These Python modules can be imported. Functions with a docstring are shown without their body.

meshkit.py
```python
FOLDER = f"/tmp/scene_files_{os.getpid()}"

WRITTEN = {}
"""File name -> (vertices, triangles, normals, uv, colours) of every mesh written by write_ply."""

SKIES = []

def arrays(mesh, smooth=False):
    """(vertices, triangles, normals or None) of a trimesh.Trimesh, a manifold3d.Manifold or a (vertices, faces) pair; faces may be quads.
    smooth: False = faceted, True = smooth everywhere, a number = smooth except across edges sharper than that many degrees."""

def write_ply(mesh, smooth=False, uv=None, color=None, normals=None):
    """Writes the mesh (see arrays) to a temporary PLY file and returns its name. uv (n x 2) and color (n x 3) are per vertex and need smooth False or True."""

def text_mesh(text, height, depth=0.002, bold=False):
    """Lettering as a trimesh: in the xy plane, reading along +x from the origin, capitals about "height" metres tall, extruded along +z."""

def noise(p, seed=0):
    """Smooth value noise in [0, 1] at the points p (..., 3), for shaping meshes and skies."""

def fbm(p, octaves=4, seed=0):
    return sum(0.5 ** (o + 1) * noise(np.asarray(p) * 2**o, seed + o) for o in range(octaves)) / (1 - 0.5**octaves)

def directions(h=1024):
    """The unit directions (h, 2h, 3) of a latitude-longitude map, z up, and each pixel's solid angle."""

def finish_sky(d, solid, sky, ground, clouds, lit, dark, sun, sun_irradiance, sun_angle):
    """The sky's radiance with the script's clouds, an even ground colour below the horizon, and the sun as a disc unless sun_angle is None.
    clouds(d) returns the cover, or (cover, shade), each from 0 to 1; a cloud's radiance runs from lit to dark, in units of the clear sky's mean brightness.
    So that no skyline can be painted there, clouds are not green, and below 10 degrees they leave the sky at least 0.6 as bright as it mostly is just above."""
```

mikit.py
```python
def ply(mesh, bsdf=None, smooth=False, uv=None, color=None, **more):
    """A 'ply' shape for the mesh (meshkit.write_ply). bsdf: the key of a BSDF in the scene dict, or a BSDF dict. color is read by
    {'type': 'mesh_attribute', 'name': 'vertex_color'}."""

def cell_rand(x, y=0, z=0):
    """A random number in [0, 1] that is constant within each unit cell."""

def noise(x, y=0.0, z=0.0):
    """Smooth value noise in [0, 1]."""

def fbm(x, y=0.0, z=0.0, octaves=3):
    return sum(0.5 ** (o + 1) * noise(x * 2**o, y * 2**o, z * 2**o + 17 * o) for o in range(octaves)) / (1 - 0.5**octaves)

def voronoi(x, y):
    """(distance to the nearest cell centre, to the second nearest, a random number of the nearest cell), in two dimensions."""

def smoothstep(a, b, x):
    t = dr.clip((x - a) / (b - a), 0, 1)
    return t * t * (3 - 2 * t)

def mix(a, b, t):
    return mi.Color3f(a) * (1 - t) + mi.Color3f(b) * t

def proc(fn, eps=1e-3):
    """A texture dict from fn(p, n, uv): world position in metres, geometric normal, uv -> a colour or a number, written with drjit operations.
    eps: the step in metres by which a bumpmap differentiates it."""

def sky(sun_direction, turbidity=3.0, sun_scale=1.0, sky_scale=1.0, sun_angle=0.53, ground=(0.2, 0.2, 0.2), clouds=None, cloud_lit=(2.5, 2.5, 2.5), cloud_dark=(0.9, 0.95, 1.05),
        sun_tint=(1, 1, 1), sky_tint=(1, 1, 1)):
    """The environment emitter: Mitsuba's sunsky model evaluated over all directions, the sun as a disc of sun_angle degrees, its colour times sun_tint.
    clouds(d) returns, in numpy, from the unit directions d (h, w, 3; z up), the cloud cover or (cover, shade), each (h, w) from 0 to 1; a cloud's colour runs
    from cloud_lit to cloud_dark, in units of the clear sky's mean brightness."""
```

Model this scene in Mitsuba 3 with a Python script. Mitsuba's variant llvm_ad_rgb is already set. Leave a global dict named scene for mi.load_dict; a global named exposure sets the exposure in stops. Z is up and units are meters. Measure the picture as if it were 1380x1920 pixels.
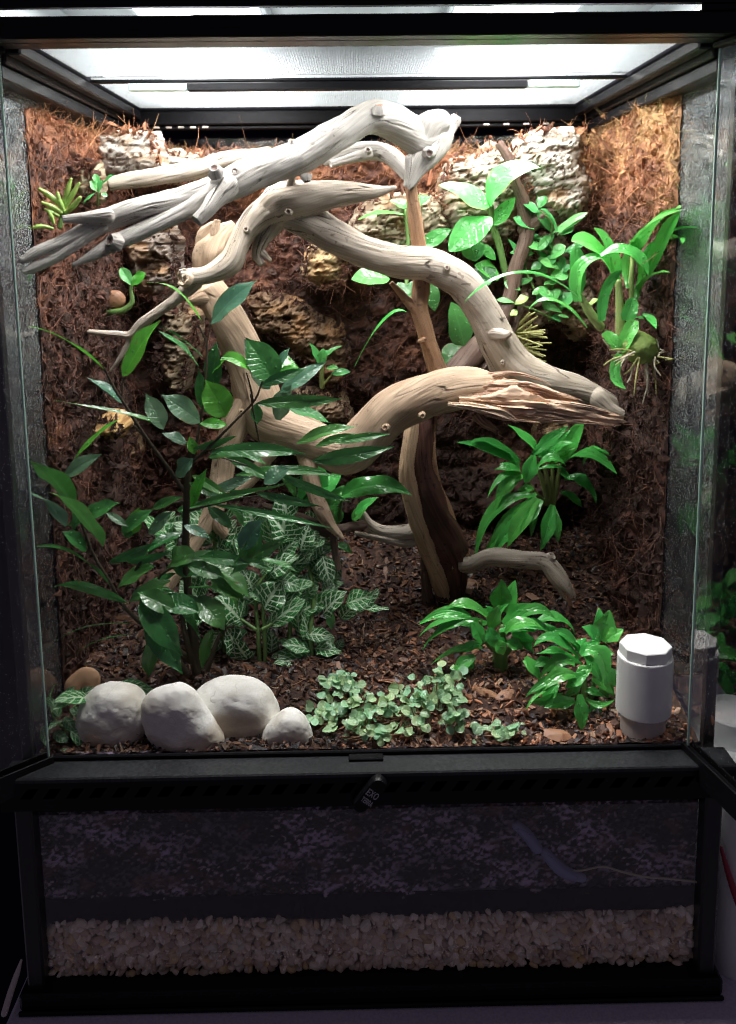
import math, random
import numpy as np, trimesh, manifold3d as m3, drjit as dr
import mitsuba as mi
import mikit, meshkit
from mikit import proc, noise, fbm, voronoi, smoothstep, mix
from meshkit import noise as nnoise, fbm as nfbm
from scipy.spatial import cKDTree
from shapely.geometry import Polygon, Point
from shapely import contains_xy, distance, points as shp_points
T = mi.ScalarTransform4f
PI = math.pi

# ------------------------------------------------------------------ camera, light, exposure
scene, labels = {}, {}
EYE, FWD, UPV = np.array((-.0078,-.7549,.4615)), np.array((.0133,.9881,-.1534)), np.array((.0136,.1532,.9881))
scene['camera'] = {'type': 'perspective', 'fov': 44.419, 'fov_axis': 'x', 'near_clip': 0.02, 'far_clip': 50.0,
                   'principal_point_offset_x': 0.0, 'principal_point_offset_y': 0.1344,
                   'to_world': T().look_at(origin=EYE.tolist(), target=(EYE + FWD).tolist(), up=UPV.tolist())}
LAMP = 26.0
AMBIENT = (0.027, 0.023, 0.031)
exposure = 1.1
scene['room_ambience'] = {'type': 'constant', 'radiance': {'type': 'rgb', 'value': list(AMBIENT)}}

# ------------------------------------------------------------------ helpers
def ply(mesh, mat, **kw):
    return mikit.ply(mesh, 'mat_' + mat, **kw)
COUNT = {}
def key(name, parent=None):
    full = (parent + '__' if parent else '') + name
    n = COUNT.get(full, -1) + 1
    COUNT[full] = n
    return full if n == 0 else f'{full}_{n:03d}'
def obj(name, shape, parent=None):
    k = key(name, parent)
    scene[k] = shape
    return k
def thing(name, label, cat, group=None):
    k = key(name)
    labels[k] = {'label': label, 'category': cat}
    if group: labels[k]['group'] = group
    return k
def tag(k, label=None, cat=None, kind=None, group=None):
    d = labels.setdefault(k, {})
    if label: d['label'] = label
    if cat: d['category'] = cat
    if kind: d['kind'] = kind
    if group: d['group'] = group
    return k
def bsdf(name, d):
    scene['mat_' + name] = dict(d)
    return name
def cat(ms):
    return trimesh.util.concatenate([m for m in ms])
def box(x0, x1, y0, y1, z0, z1, bev=0.0015):
    bev = min(bev, 0.45 * min(x1 - x0, y1 - y0, z1 - z0))
    pts = []
    for sx, ax in ((0, x0), (1, x1)):
        for sy, ay in ((0, y0), (1, y1)):
            for sz, az in ((0, z0), (1, z1)):
                dx, dy, dz = (bev if sx == 0 else -bev), (bev if sy == 0 else -bev), (bev if sz == 0 else -bev)
                pts += [(ax + dx, ay + dy, az), (ax + dx, ay, az + dz), (ax, ay + dy, az + dz)]
    return trimesh.convex.convex_hull(np.array(pts))
def from_manifold(m):
    g = m.to_mesh()
    return trimesh.Trimesh(g.vert_properties[:, :3], g.tri_verts, process=False)
def rgb(c): return {'type': 'rgb', 'value': list(c)}
def lerp3(a, b, t): return np.asarray(a) * (1 - t[:, None]) + np.asarray(b) * t[:, None]
def sstep(a, b, x):
    t = np.clip((x - a) / (b - a), 0, 1); return t * t * (3 - 2 * t)

# ------------------------------------------------------------------ materials
bsdf('black_plastic', {'type': 'twosided', 'b': {'type': 'principled', 'base_color': rgb((.006, .006, .0075)), 'roughness': .36, 'specular': .18}})
bsdf('ledge_plastic', {'type': 'twosided', 'b': {'type': 'principled', 'base_color': proc(lambda p, n, uv: mix((.009, .010, .012), (.030, .032, .038), noise(p.x * 500, p.y * 500, 3.) * fbm(p.x * 14, p.y * 14, 5.))), 'roughness': .42, 'specular': .5}})
bsdf('black_matt', {'type': 'twosided', 'b': {'type': 'diffuse', 'reflectance': rgb((.010, .010, .012))}})
bsdf('silicone', {'type': 'twosided', 'b': {'type': 'principled', 'base_color': rgb((.012, .012, .014)), 'roughness': .3}})
bsdf('hood_white', {'type': 'twosided', 'b': {'type': 'diffuse', 'reflectance': rgb((.34, .36, .37))}})
bsdf('mesh_wire', {'type': 'twosided', 'b': {'type': 'diffuse', 'reflectance': rgb((.24, .26, .27))}})
bsdf('lamp_off', {'type': 'diffuse', 'reflectance': rgb((.8, .8, .8))})
bsdf('clear_glass', {'type': 'thindielectric', 'int_ior': 1.5})
bsdf('fog_film', {'type': 'twosided', 'b': {'type': 'diffuse', 'reflectance': rgb((.44, .48, .49))}})
bsdf('glass_edge', {'type': 'twosided', 'b': {'type': 'principled', 'base_color': rgb((.42, .62, .52)), 'roughness': .25, 'specular': .6}})
bsdf('pale_clear_plastic', {'type': 'twosided', 'b': {'type': 'principled', 'base_color': rgb((.55, .72, .66)), 'roughness': .3}})

VCOL = {'type': 'mesh_attribute', 'name': 'vertex_color'}
bsdf('coir', {'type': 'twosided', 'b': {'type': 'principled', 'base_color': VCOL, 'roughness': .75, 'specular': .28}})
bsdf('wet_litter', {'type': 'twosided', 'b': {'type': 'principled', 'base_color': VCOL, 'roughness': .48, 'specular': .45}})
bsdf('cork', {'type': 'twosided', 'b': {'type': 'diffuse', 'reflectance': VCOL}})

def wood_col(pale, mid, dark, crack=.5, mott=.5):
    def fn(p, n, uv):
        a = uv.x * 2 * PI
        cx, cy = dr.cos(a), dr.sin(a)
        g = fbm(cx * 5 + 9, cy * 5 + 4, uv.y * 16, 4)
        fine = noise(cx * 22 + 40, cy * 22 + 40, uv.y * 40)
        patch = fbm(p.x * 22, p.y * 22, p.z * 22, 3)
        c = mix(mid, pale, smoothstep(.32, .62, g * .6 + patch * .4))
        c = mix(c, mi.Color3f(dark), mott * smoothstep(.56, .78, patch))
        c = c * (0.80 + 0.38 * fine)
        w = noise(cx * 3.1 + 2, cy * 3.1 + 3, uv.y * 9 + 5)
        line = 1 - smoothstep(.0, .028, dr.abs(w - .5))
        line = line * smoothstep(.40, .55, noise(cx * 2 + 7, cy * 2, uv.y * 14))
        w2 = noise(cx * 6.3 + 12, cy * 6.3 + 3, uv.y * 22 + 5)
        line = dr.maximum(line, .7 * (1 - smoothstep(.0, .035, dr.abs(w2 - .5))) * smoothstep(.55, .7, noise(cx * 3 + 17, cy * 3, uv.y * 24)))
        spot = smoothstep(.74, .82, noise(p.x * 260, p.y * 260, p.z * 260)) * smoothstep(.5, .7, patch)
        c = mix(c, mi.Color3f(dark) * .6, .6 * spot)
        c = mix(c, mi.Color3f(dark) * .35, crack * line)
        return dr.clip(c, 0.004, .9)
    return fn
def wood_h(p, n, uv):
    a = uv.x * 2 * PI
    cx, cy = dr.cos(a), dr.sin(a)
    g = fbm(cx * 7 + 9, cy * 7 + 4, uv.y * 20, 3)
    w = noise(cx * 3.1 + 2, cy * 3.1 + 3, uv.y * 9 + 5)
    line = 1 - smoothstep(.0, .02, dr.abs(w - .5))
    line = line * smoothstep(.45, .6, noise(cx * 2 + 7, cy * 2, uv.y * 14))
    return .0014 * g + .0008 * noise(cx * 24, cy * 24, uv.y * 60) - .0020 * line
def wood(name, pale, mid, dark, crack=.5, mott=.5, rough=.6):
    bsdf(name, {'type': 'twosided', 'b': {'type': 'bumpmap', 'h': proc(wood_h, 4e-4), 'scale': 1.0,
         'b': {'type': 'principled', 'base_color': proc(wood_col(pale, mid, dark, crack, mott)), 'roughness': rough, 'specular': .3}}})
wood('wood_grey', (.43, .41, .38), (.325, .305, .275), (.15, .12, .095), .7, .5)
wood('wood_pale', (.49, .43, .36), (.38, .32, .25), (.15, .11, .08), .8, .5)
wood('wood_tan', (.52, .39, .275), (.385, .27, .18), (.19, .12, .08), .5, .5)
wood('wood_orange', (.42, .255, .155), (.33, .185, .105), (.16, .09, .06), .5, .5)
wood('wood_strip', (.60, .43, .28), (.47, .32, .20), (.22, .13, .085), .4, .3)
wood('wood_dark', (.17, .115, .09), (.115, .07, .055), (.045, .028, .024), .6, .5, .45)
wood('wood_heart', (.13, .062, .048), (.060, .028, .023), (.03, .018, .016), .8, .5, .5)
bsdf('wood_broken', {'type': 'twosided', 'b': {'type': 'principled', 'base_color': VCOL, 'roughness': .7, 'specular': .2}})
bsdf('knot_dark', {'type': 'twosided', 'b': {'type': 'principled', 'base_color': rgb((.075, .045, .035)), 'roughness': .7}})
bsdf('knot_red', {'type': 'twosided', 'b': {'type': 'principled', 'base_color': rgb((.33, .19, .13)), 'roughness': .7}})

def glossy_leaf(name, col, hgt, rough, trans):
    c = proc(col)
    bsdf(name, {'type': 'blendbsdf', 'weight': .30,
         'a': {'type': 'twosided', 'b': {'type': 'bumpmap', 'h': proc(hgt, 4e-4), 'scale': 1.0, 'b': {'type': 'principled', 'base_color': c, 'roughness': rough, 'specular': .85, 'clearcoat': 1.0, 'clearcoat_gloss': .95}}},
         'b': {'type': 'principledthin', 'base_color': c, 'roughness': .5, 'diff_trans': 1.0 + trans * .6, 'eta': 1.5, 'spec_trans': 0.0}})
def leaf_bsdf(name, base, light, rough=.28, trans=.5, veins=8.0, vein_amt=.35, rib=.5, drops=.6):
    def col(p, n, uv):
        k = dr.floor(uv.x)
        s = dr.abs(uv.x - k - .5) * 2
        ra, rb = mikit.cell_rand(k, 3), mikit.cell_rand(k, 7)
        c = mix(base, light, .35 * rb + .45 * noise(p.x * 26 + 3, p.y * 26, p.z * 26) + .12 * noise(p.x * 160, p.y * 160, p.z * 160))
        midrib = 1 - smoothstep(.02, .09, s)
        ph = uv.y * veins - s * 1.3
        vv = dr.abs(ph - dr.floor(ph) - .5) * 2
        v = smoothstep(.80, .97, vv) * (1 - smoothstep(.8, 1., s))
        c = mix(c, mi.Color3f(light) * 1.25, vein_amt * v + rib * midrib)
        c = c * (.72 + .56 * ra) * mi.Color3f(1 + .35 * (rb - .5), 1, 1 - .2 * (rb - .5))
        blot = smoothstep(.62, .72, noise(p.x * 210 + 5, p.y * 210, p.z * 210) * .75 + .3 * smoothstep(.8, 1, s) + .25 * smoothstep(.9, 1, uv.y)) * smoothstep(.45, .8, ra)
        c = mix(c, mi.Color3f(.20, .15, .05), .6 * blot)
        return dr.clip(c, 0, .8)
    def hgt(p, n, uv):
        s = dr.abs(uv.x - dr.floor(uv.x) - .5) * 2
        ph = uv.y * veins - s * 1.3
        vv = dr.abs(ph - dr.floor(ph) - .5) * 2
        d1, d2, w = voronoi(p.x * 190 + p.y * 70, p.z * 190 + p.y * 50)
        drop = dr.maximum(0, .30 - d1) * smoothstep(.55, .6, w)
        return -.0003 * smoothstep(.7, 1, vv) - .0004 * (1 - smoothstep(.0, .12, s)) + .0007 * fbm(p.x * 130, p.y * 130, p.z * 130, 2) + drops * .003 * drop
    glossy_leaf(name, col, hgt, rough, trans)
leaf_bsdf('leaf_dark', (.026, .135, .030), (.07, .24, .06), .24, .55, 9, .16, .35)
leaf_bsdf('leaf_bluish', (.045, .14, .075), (.14, .27, .17), .22, .4, 9, .12, .3)
leaf_bsdf('leaf_bright', (.05, .29, .022), (.11, .43, .045), .3, .8, 9, .2, .4)
leaf_bsdf('leaf_large', (.055, .36, .055), (.11, .52, .11), .22, .6, 6, .10, .35, 1.0)
leaf_bsdf('leaf_strap', (.07, .40, .06), (.15, .58, .13), .24, .6, 1, .0, .25, .7)
leaf_bsdf('leaf_rosette', (.055, .40, .055), (.13, .60, .12), .22, .6, 1, .0, .22, .8)
leaf_bsdf('leaf_small', (.075, .36, .085), (.15, .50, .16), .3, .5, 4, .05, .2)
leaf_bsdf('leaf_round', (.25, .45, .23), (.40, .62, .34), .34, .5, 4, .12, .2, .4)
leaf_bsdf('leaf_succulent', (.20, .40, .08), (.32, .52, .14), .4, .5, 1, .0, .0, .2)
def fit_col(p, n, uv):
    s = dr.abs(uv.x - dr.floor(uv.x) - .5) * 2
    t = uv.y
    wob = .05 * (noise(p.x * 300, p.y * 300, p.z * 300) - .5)
    midrib = 1 - smoothstep(.05, .14, s)
    ph = t * 5.5 - s * 1.3 + wob * 3
    v1 = smoothstep(.66, .84, dr.abs(ph - dr.floor(ph) - .5) * 2)
    q = s * 2.6 + .9 * dr.floor(ph) * .37 + wob * 5
    v2 = smoothstep(.78, .92, dr.abs(q - dr.floor(q) - .5) * 2)
    edge = 1 - .75 * smoothstep(.86, 1., s)
    v = dr.maximum(dr.maximum(midrib, v1), .75 * v2) * edge
    g = mix((.018, .13, .030), (.05, .24, .055), noise(p.x * 40, p.y * 40, p.z * 40))
    ra = mikit.cell_rand(dr.floor(uv.x), 3)
    return mix(g * (.7 + .6 * ra), mix((.74, .88, .70), (.56, .76, .50), ra), .95 * v)
def fit_h(p, n, uv):
    s = dr.abs(uv.x - dr.floor(uv.x) - .5) * 2
    ph = uv.y * 5.5 - s * 1.3
    return -.0008 * smoothstep(.5, .95, dr.abs(ph - dr.floor(ph) - .5) * 2) + .0003 * noise(p.x * 400, p.y * 400, p.z * 400)
glossy_leaf('leaf_veined', fit_col, fit_h, .42, .5)
bsdf('stem_green', {'type': 'twosided', 'b': {'type': 'principled', 'base_color': rgb((.13, .24, .07)), 'roughness': .45}})
bsdf('stem_pale', {'type': 'twosided', 'b': {'type': 'principled', 'base_color': rgb((.30, .38, .13)), 'roughness': .45}})
bsdf('stem_brown', {'type': 'twosided', 'b': {'type': 'principled', 'base_color': rgb((.055, .042, .026)), 'roughness': .6}})
bsdf('stem_red', {'type': 'twosided', 'b': {'type': 'principled', 'base_color': rgb((.25, .13, .07)), 'roughness': .5}})
bsdf('root_pale', {'type': 'twosided', 'b': {'type': 'principled', 'base_color': rgb((.50, .46, .34)), 'roughness': .6}})
bsdf('root_yellow', {'type': 'twosided', 'b': {'type': 'principled', 'base_color': rgb((.42, .42, .16)), 'roughness': .5}})
def moss_col(p, n, uv):
    return mix((.09, .16, .03), (.28, .38, .10), fbm(p.x * 130, p.y * 130, p.z * 130, 3))
bsdf('moss', {'type': 'twosided', 'b': {'type': 'bumpmap', 'h': proc(lambda p, n, uv: .003 * fbm(p.x * 260, p.y * 260, p.z * 260, 3), 4e-4), 'scale': 1.0,
      'b': {'type': 'principled', 'base_color': proc(moss_col), 'roughness': .7, 'sheen': .3}}})
def stone_col(p, n, uv):
    g = fbm(p.x * 40, p.y * 40, p.z * 40, 4)
    c = mix((.78, .76, .69), (.88, .87, .82), smoothstep(.3, .65, g))
    vein = noise(p.x * 60 + 2 * g, p.y * 60, p.z * 45)
    c = mix(c, mi.Color3f(.40, .34, .25), .55 * (1 - smoothstep(0, .012, dr.abs(vein - .5))) * smoothstep(.5, .7, noise(p.x * 45, p.y * 45, p.z * 45 + 9)))
    c = mix(c, mi.Color3f(.50, .40, .28), .55 * smoothstep(.55, .75, noise(p.x * 35 + 5, p.y * 35, p.z * 28)) )
    spk = noise(p.x * 900, p.y * 900, p.z * 900)
    dirt = smoothstep(.50, .72, fbm(p.x * 55, p.y * 55, p.z * 80, 4) + .30 * smoothstep(.022, -.012, p.z))
    c = mix(c, mi.Color3f(.36, .29, .21), .34 * dirt)
    return c * (.90 + .15 * spk)
bsdf('white_stone', {'type': 'twosided', 'b': {'type': 'bumpmap', 'h': proc(lambda p, n, uv: .0016 * fbm(p.x * 150, p.y * 150, p.z * 150, 4) + .004 * fbm(p.x * 45, p.y * 45, p.z * 45, 2), 4e-4), 'scale': 1.0,
      'b': {'type': 'principled', 'base_color': proc(stone_col), 'roughness': .55, 'specular': .3}}})
bsdf('terracotta', {'type': 'twosided', 'b': {'type': 'principled', 'base_color': proc(lambda p, n, uv: mix((.36, .20, .11), (.52, .33, .20), fbm(p.x * 60, p.y * 60, p.z * 60, 3))), 'roughness': .8}})
bsdf('nut_brown', {'type': 'twosided', 'b': {'type': 'principled', 'base_color': proc(lambda p, n, uv: mix((.14, .06, .03), (.36, .19, .11), fbm(p.x * 90, p.y * 90, p.z * 90, 3))), 'roughness': .5}})
bsdf('white_plastic', {'type': 'twosided', 'b': {'type': 'bumpmap', 'h': proc(lambda p, n, uv: .0004 * fbm(p.x * 700, p.y * 700, p.z * 700, 2), 3e-4), 'scale': 1.0,
      'b': {'type': 'principled', 'base_color': proc(lambda p, n, uv: mix((.80, .80, .79), (.87, .87, .86), fbm(p.x * 60, p.y * 60, p.z * 60, 2))), 'roughness': .5, 'specular': .35}}})
bsdf('grey_plastic', {'type': 'twosided', 'b': {'type': 'principled', 'base_color': rgb((.55, .50, .47)), 'roughness': .5}})
bsdf('canister_white', {'type': 'twosided', 'b': {'type': 'principled', 'base_color': rgb((.78, .80, .80)), 'roughness': .45}})
bsdf('canister_teal', {'type': 'twosided', 'b': {'type': 'principled', 'base_color': rgb((.05, .33, .31)), 'roughness': .4}})
bsdf('pink_rubber', {'type': 'twosided', 'b': {'type': 'principled', 'base_color': rgb((.62, .05, .12)), 'roughness': .5}})
bsdf('red_rubber', {'type': 'twosided', 'b': {'type': 'principled', 'base_color': rgb((.30, .02, .04)), 'roughness': .5}})
bsdf('lilac_plastic', {'type': 'twosided', 'b': {'type': 'principled', 'base_color': rgb((.30, .30, .46)), 'roughness': .5}})
bsdf('grey_print', {'type': 'twosided', 'b': {'type': 'diffuse', 'reflectance': rgb((.45, .45, .46))}})
bsdf('table_cloth', {'type': 'twosided', 'b': {'type': 'diffuse', 'reflectance': proc(lambda p, n, uv: mix((.50, .46, .60), (.62, .58, .68), noise(p.x * 700, p.y * 700)))}})
bsdf('dark_wall', {'type': 'twosided', 'b': {'type': 'diffuse', 'reflectance': rgb((.012, .012, .022))}})

# ------------------------------------------------------------------ the setting outside the tank
ZT = -0.2450
def sheet(x0, x1, y0, y1, z):
    return trimesh.Trimesh([(x0, y0, z), (x1, y0, z), (x1, y1, z), (x0, y1, z)], [(0, 1, 2), (0, 2, 3)], process=False)
tag(obj('table', ply(box(-.336, .56, -.060, .60, ZT - .03, ZT, .004), 'table_cloth')), kind='structure')
tag(obj('room_wall', ply(box(-2.5, 2.5, .80, .84, -1.2, 1.8), 'dark_wall')), kind='structure')

# ------------------------------------------------------------------ the glass tank
tank = thing('glass_terrarium', 'tall front-opening glass terrarium with black frame, mesh lid and both doors swung open', 'terrarium')
# lower front bar with slanted ventilation slots
bar = m3.Manifold.cube((.652, .020, .0270)).translate((-.326, -.024, -.0380))
cut = m3.Manifold()
for i in range(31):
    cx = -.300 + i * .0200
    if abs(cx) < .018: continue
    ps = m3.CrossSection([[(-.0085, -.0048), (.0015, -.0048), (.0085, .0048), (-.0015, .0048)]])
    cut += ps.extrude(.06).rotate((90, 0, 0)).translate((cx, .03, -.0215))
base = from_manifold(bar - cut)
lip_b = cat([box(-.292, .292, .000, .004, -.0050, -.0012, .001),
             box(-.325, .325, .0005, .004, -.056, -.0112, .0005)])
notch = box(-.019, .012, -.0095, -.0005, -.0053, -.0030, .0006)
k = obj('base_frame', ply(cat([base, lip_b]), 'black_plastic'), tank)
obj('ledge', ply(box(-.325, .325, -.0265, .004, -.0106, -.0055, .0012), 'ledge_plastic'), k)
obj('latch_catch', ply(notch, 'black_plastic'), k)
# turning latch with its printed lettering
pa, pb = np.array([-.003 + .0095, 0, -.0150]), np.array([-.003 - .0060, 0, -.0330])
hull = []
for c, r in ((pa, .0080), (pb, .0070)):
    for q in range(24):
        a = q * PI / 12
        for rr, yy in ((r, -.026), (r, -.031), (r * .82, -.0338)):
            hull.append((c[0] + rr * math.cos(a), yy, c[2] + rr * math.sin(a)))
k = obj('latch', ply(trimesh.convex.convex_hull(np.array(hull)), 'black_plastic', smooth=35), tank)
def text_on(text, h, cx, cz, deg, y, width=None):
    m = meshkit.text_mesh(text, h, .0003, bold=True)
    b = m.bounds
    m.apply_translation(-(b[0] + b[1]) / 2)
    if width: m.apply_scale([width / (b[1][0] - b[0][0]), 1, 1])
    m.apply_transform(trimesh.transformations.rotation_matrix(PI / 2, (1, 0, 0)))
    m.apply_transform(trimesh.transformations.rotation_matrix(math.radians(deg), (0, 1, 0)))
    m.apply_translation((cx, y, cz))
    return m
obj('lettering', ply(text_on('EXO', .0062, .0018, -.0215, 36, -.0340, .0110), 'grey_print'), k)
obj('lettering', ply(text_on('TERRA', .0048, -.0032, -.0283, 36, -.0340, .0110), 'grey_print'), k)
# corner posts, bottom rail, top frame
for s in (-1, 1):
    obj('corner_post', ply(cat([box(min(s * .304, s * .320), max(s * .304, s * .320), -.012, .006, -.2440, -.039, .002),
                                box(min(s * .3065, s * .3165), max(s * .3065, s * .3165), .006, .016, -.013, .607, .001)]), 'silicone'), tank)
obj('bottom_rail', ply(cat([box(-.326, .326, -.020, .016, -.2445, -.226, .003), box(-.3255, .3255, -.024, -.0205, -.2445, -.240, .001)]), 'black_plastic'), tank)
obj('top_frame', ply(cat([box(-.345, .345, -.030, -.014, .6125, .6290, .001), box(-.345, .345, -.0135, .010, .6125, .6195, .001)]), 'black_plastic'), tank)
for s in (-1, 1):
    def sb(a, b, *r): return box(min(s * a, s * b), max(s * a, s * b), *r)
    obj('side_rail', ply(cat([sb(.288, .318, .0105, .450, .6020, .6120, .0015), sb(.292, .318, .0108, .450, .5900, .6015, .0012),
                              sb(.276, .2875, .0105, .430, .6085, .6190, .0015)]), 'black_plastic'), tank)
obj('rear_rail', ply(cat([box(-.288, .288, .4305, .449, .6020, .6190, .0015), box(-.288, .288, .436, .4495, .5965, .6015, .0012)]), 'black_plastic'), tank)
for i in range(9):
    x = -.262 + i * .0155 if i < 5 else .160 + (i - 5) * .0255
    obj('frame_clip', ply(box(x, x + .008, .4325, .4358, .5978, .6008, .0008), 'grey_plastic'), tank)
k = obj('lid_bar', ply(cat([box(-.176, .172, .199, .209, .6080, .6165, .001), box(-.274, .274, .1995, .2085, .6170, .6200, .0006)]), 'black_plastic'), tank)
for x0, x1 in ((-.236, -.177), (.173, .226)):
    obj('clear_end', ply(box(x0, x1, .1995, .2085, .6085, .6160, .001), 'pale_clear_plastic'), k)
# woven lid mesh: real wires
def wires(lines, r):
    ring = [(math.cos(a), math.sin(a)) for a in (PI / 4, 3 * PI / 4, 5 * PI / 4, 7 * PI / 4)]
    V, F = [], []
    for p, q in lines:
        p, q = np.array(p), np.array(q); d = (q - p) / np.linalg.norm(q - p)
        u = np.cross(d, (0, 0, 1)); w = np.array((0, 0, 1.0)); o = len(V)
        for e in (p, q):
            for c, s_ in ring: V.append(e + r * (c * u + s_ * w))
        for i in range(4):
            j = (i + 1) % 4
            F += [(o + i, o + j, o + 4 + j), (o + i, o + 4 + j, o + 4 + i)]
    return trimesh.Trimesh(V, F, process=False)
rngw = np.random.default_rng(5)
for y0, y1 in ((.0105, .199), (.209, .430)):
    ls = []
    for x in np.arange(-.2755, .276, .0023):
        ls.append(((x, y0, .6225), (x + rngw.normal(0, .0003), y1, .6225)))
    for y in np.arange(y0, y1, .0023):
        ls.append(((-.2755, y, .6233), (.2755, y + rngw.normal(0, .0003), .6233)))
    tag(obj('mesh_panel', ply(wires(ls, .00030), 'mesh_wire'), tank), kind='stuff')
# panes
def pane(axis, c, a0, a1, b0, b1):
    if axis == 'x': v = [(c, a0, b0), (c, a1, b0), (c, a1, b1), (c, a0, b1)]
    else: v = [(a0, c, b0), (a1, c, b0), (a1, c, b1), (a0, c, b1)]
    return trimesh.Trimesh(v, [(0, 1, 2), (0, 2, 3)], process=False)
obj('side_pane', ply(pane('x', -.3105, .0165, .452, -.224, .601), 'clear_glass'), tank)
obj('side_pane', ply(pane('x', .3105, .0165, .452, -.224, .601), 'clear_glass'), tank)
obj('rear_pane', ply(pane('y', .454, -.308, .308, -.224, .587), 'clear_glass'), tank)
def dew(uvw, nrm, r, seed):
    # flattened little domes: u, v in-plane axes given by nrm
    g_ = np.random.default_rng(seed); n = len(uvw)
    nrm = np.asarray(nrm, float); a = np.cross(nrm, (0, 0, 1.)) if abs(nrm[2]) < .5 else np.array((1., 0, 0)); b = np.cross(nrm, a)
    th = np.arange(6) * PI / 3
    rim = np.cos(th)[:, None] * a + np.sin(th)[:, None] * b
    el = np.stack([np.ones(n), g_.uniform(1, 1.7, n)], 1)
    rimv = (np.cos(th)[None, :, None] * el[:, None, :1] * a + np.sin(th)[None, :, None] * el[:, None, 1:] * b) * r[:, None, None]
    V = np.concatenate([uvw[:, None] + rimv, uvw[:, None] + nrm * (r * .3)[:, None, None]], 1).reshape(-1, 3)
    j = np.arange(6); f = np.stack([j, (j + 1) % 6, np.full(6, 6)], 1)
    F = (f[None] + (np.arange(n) * 7)[:, None, None]).reshape(-1, 3)
    return V, F
def dew_points(n, seed, kind):
    g_ = np.random.default_rng(seed)
    z = g_.uniform(-.005, .602, n)
    if kind == 0:
        z = g_.uniform(.535, .585, n); P0 = np.stack([g_.uniform(-.3, .3, n), np.full(n, .4535), z], 1)
        keep = g_.random(n) < sstep(.4, .6, nfbm(P0 * 30, 3, 3))
    else:
        P0 = np.stack([np.full(n, kind * .3101), g_.uniform(.018, .15, n), z], 1)
        q = P0 * np.array([1, 210, 60]); q2 = P0 * np.array([1, 20, 6])
        d = .24 + .60 * sstep(.10, .6, z) + .20 * (nfbm(q, 3, 5) - .5) + .35 * (nfbm(q2, 2, 6) - .5)
        keep = g_.random(n) < np.clip(d, .06, 1)
    return P0[keep]
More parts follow.
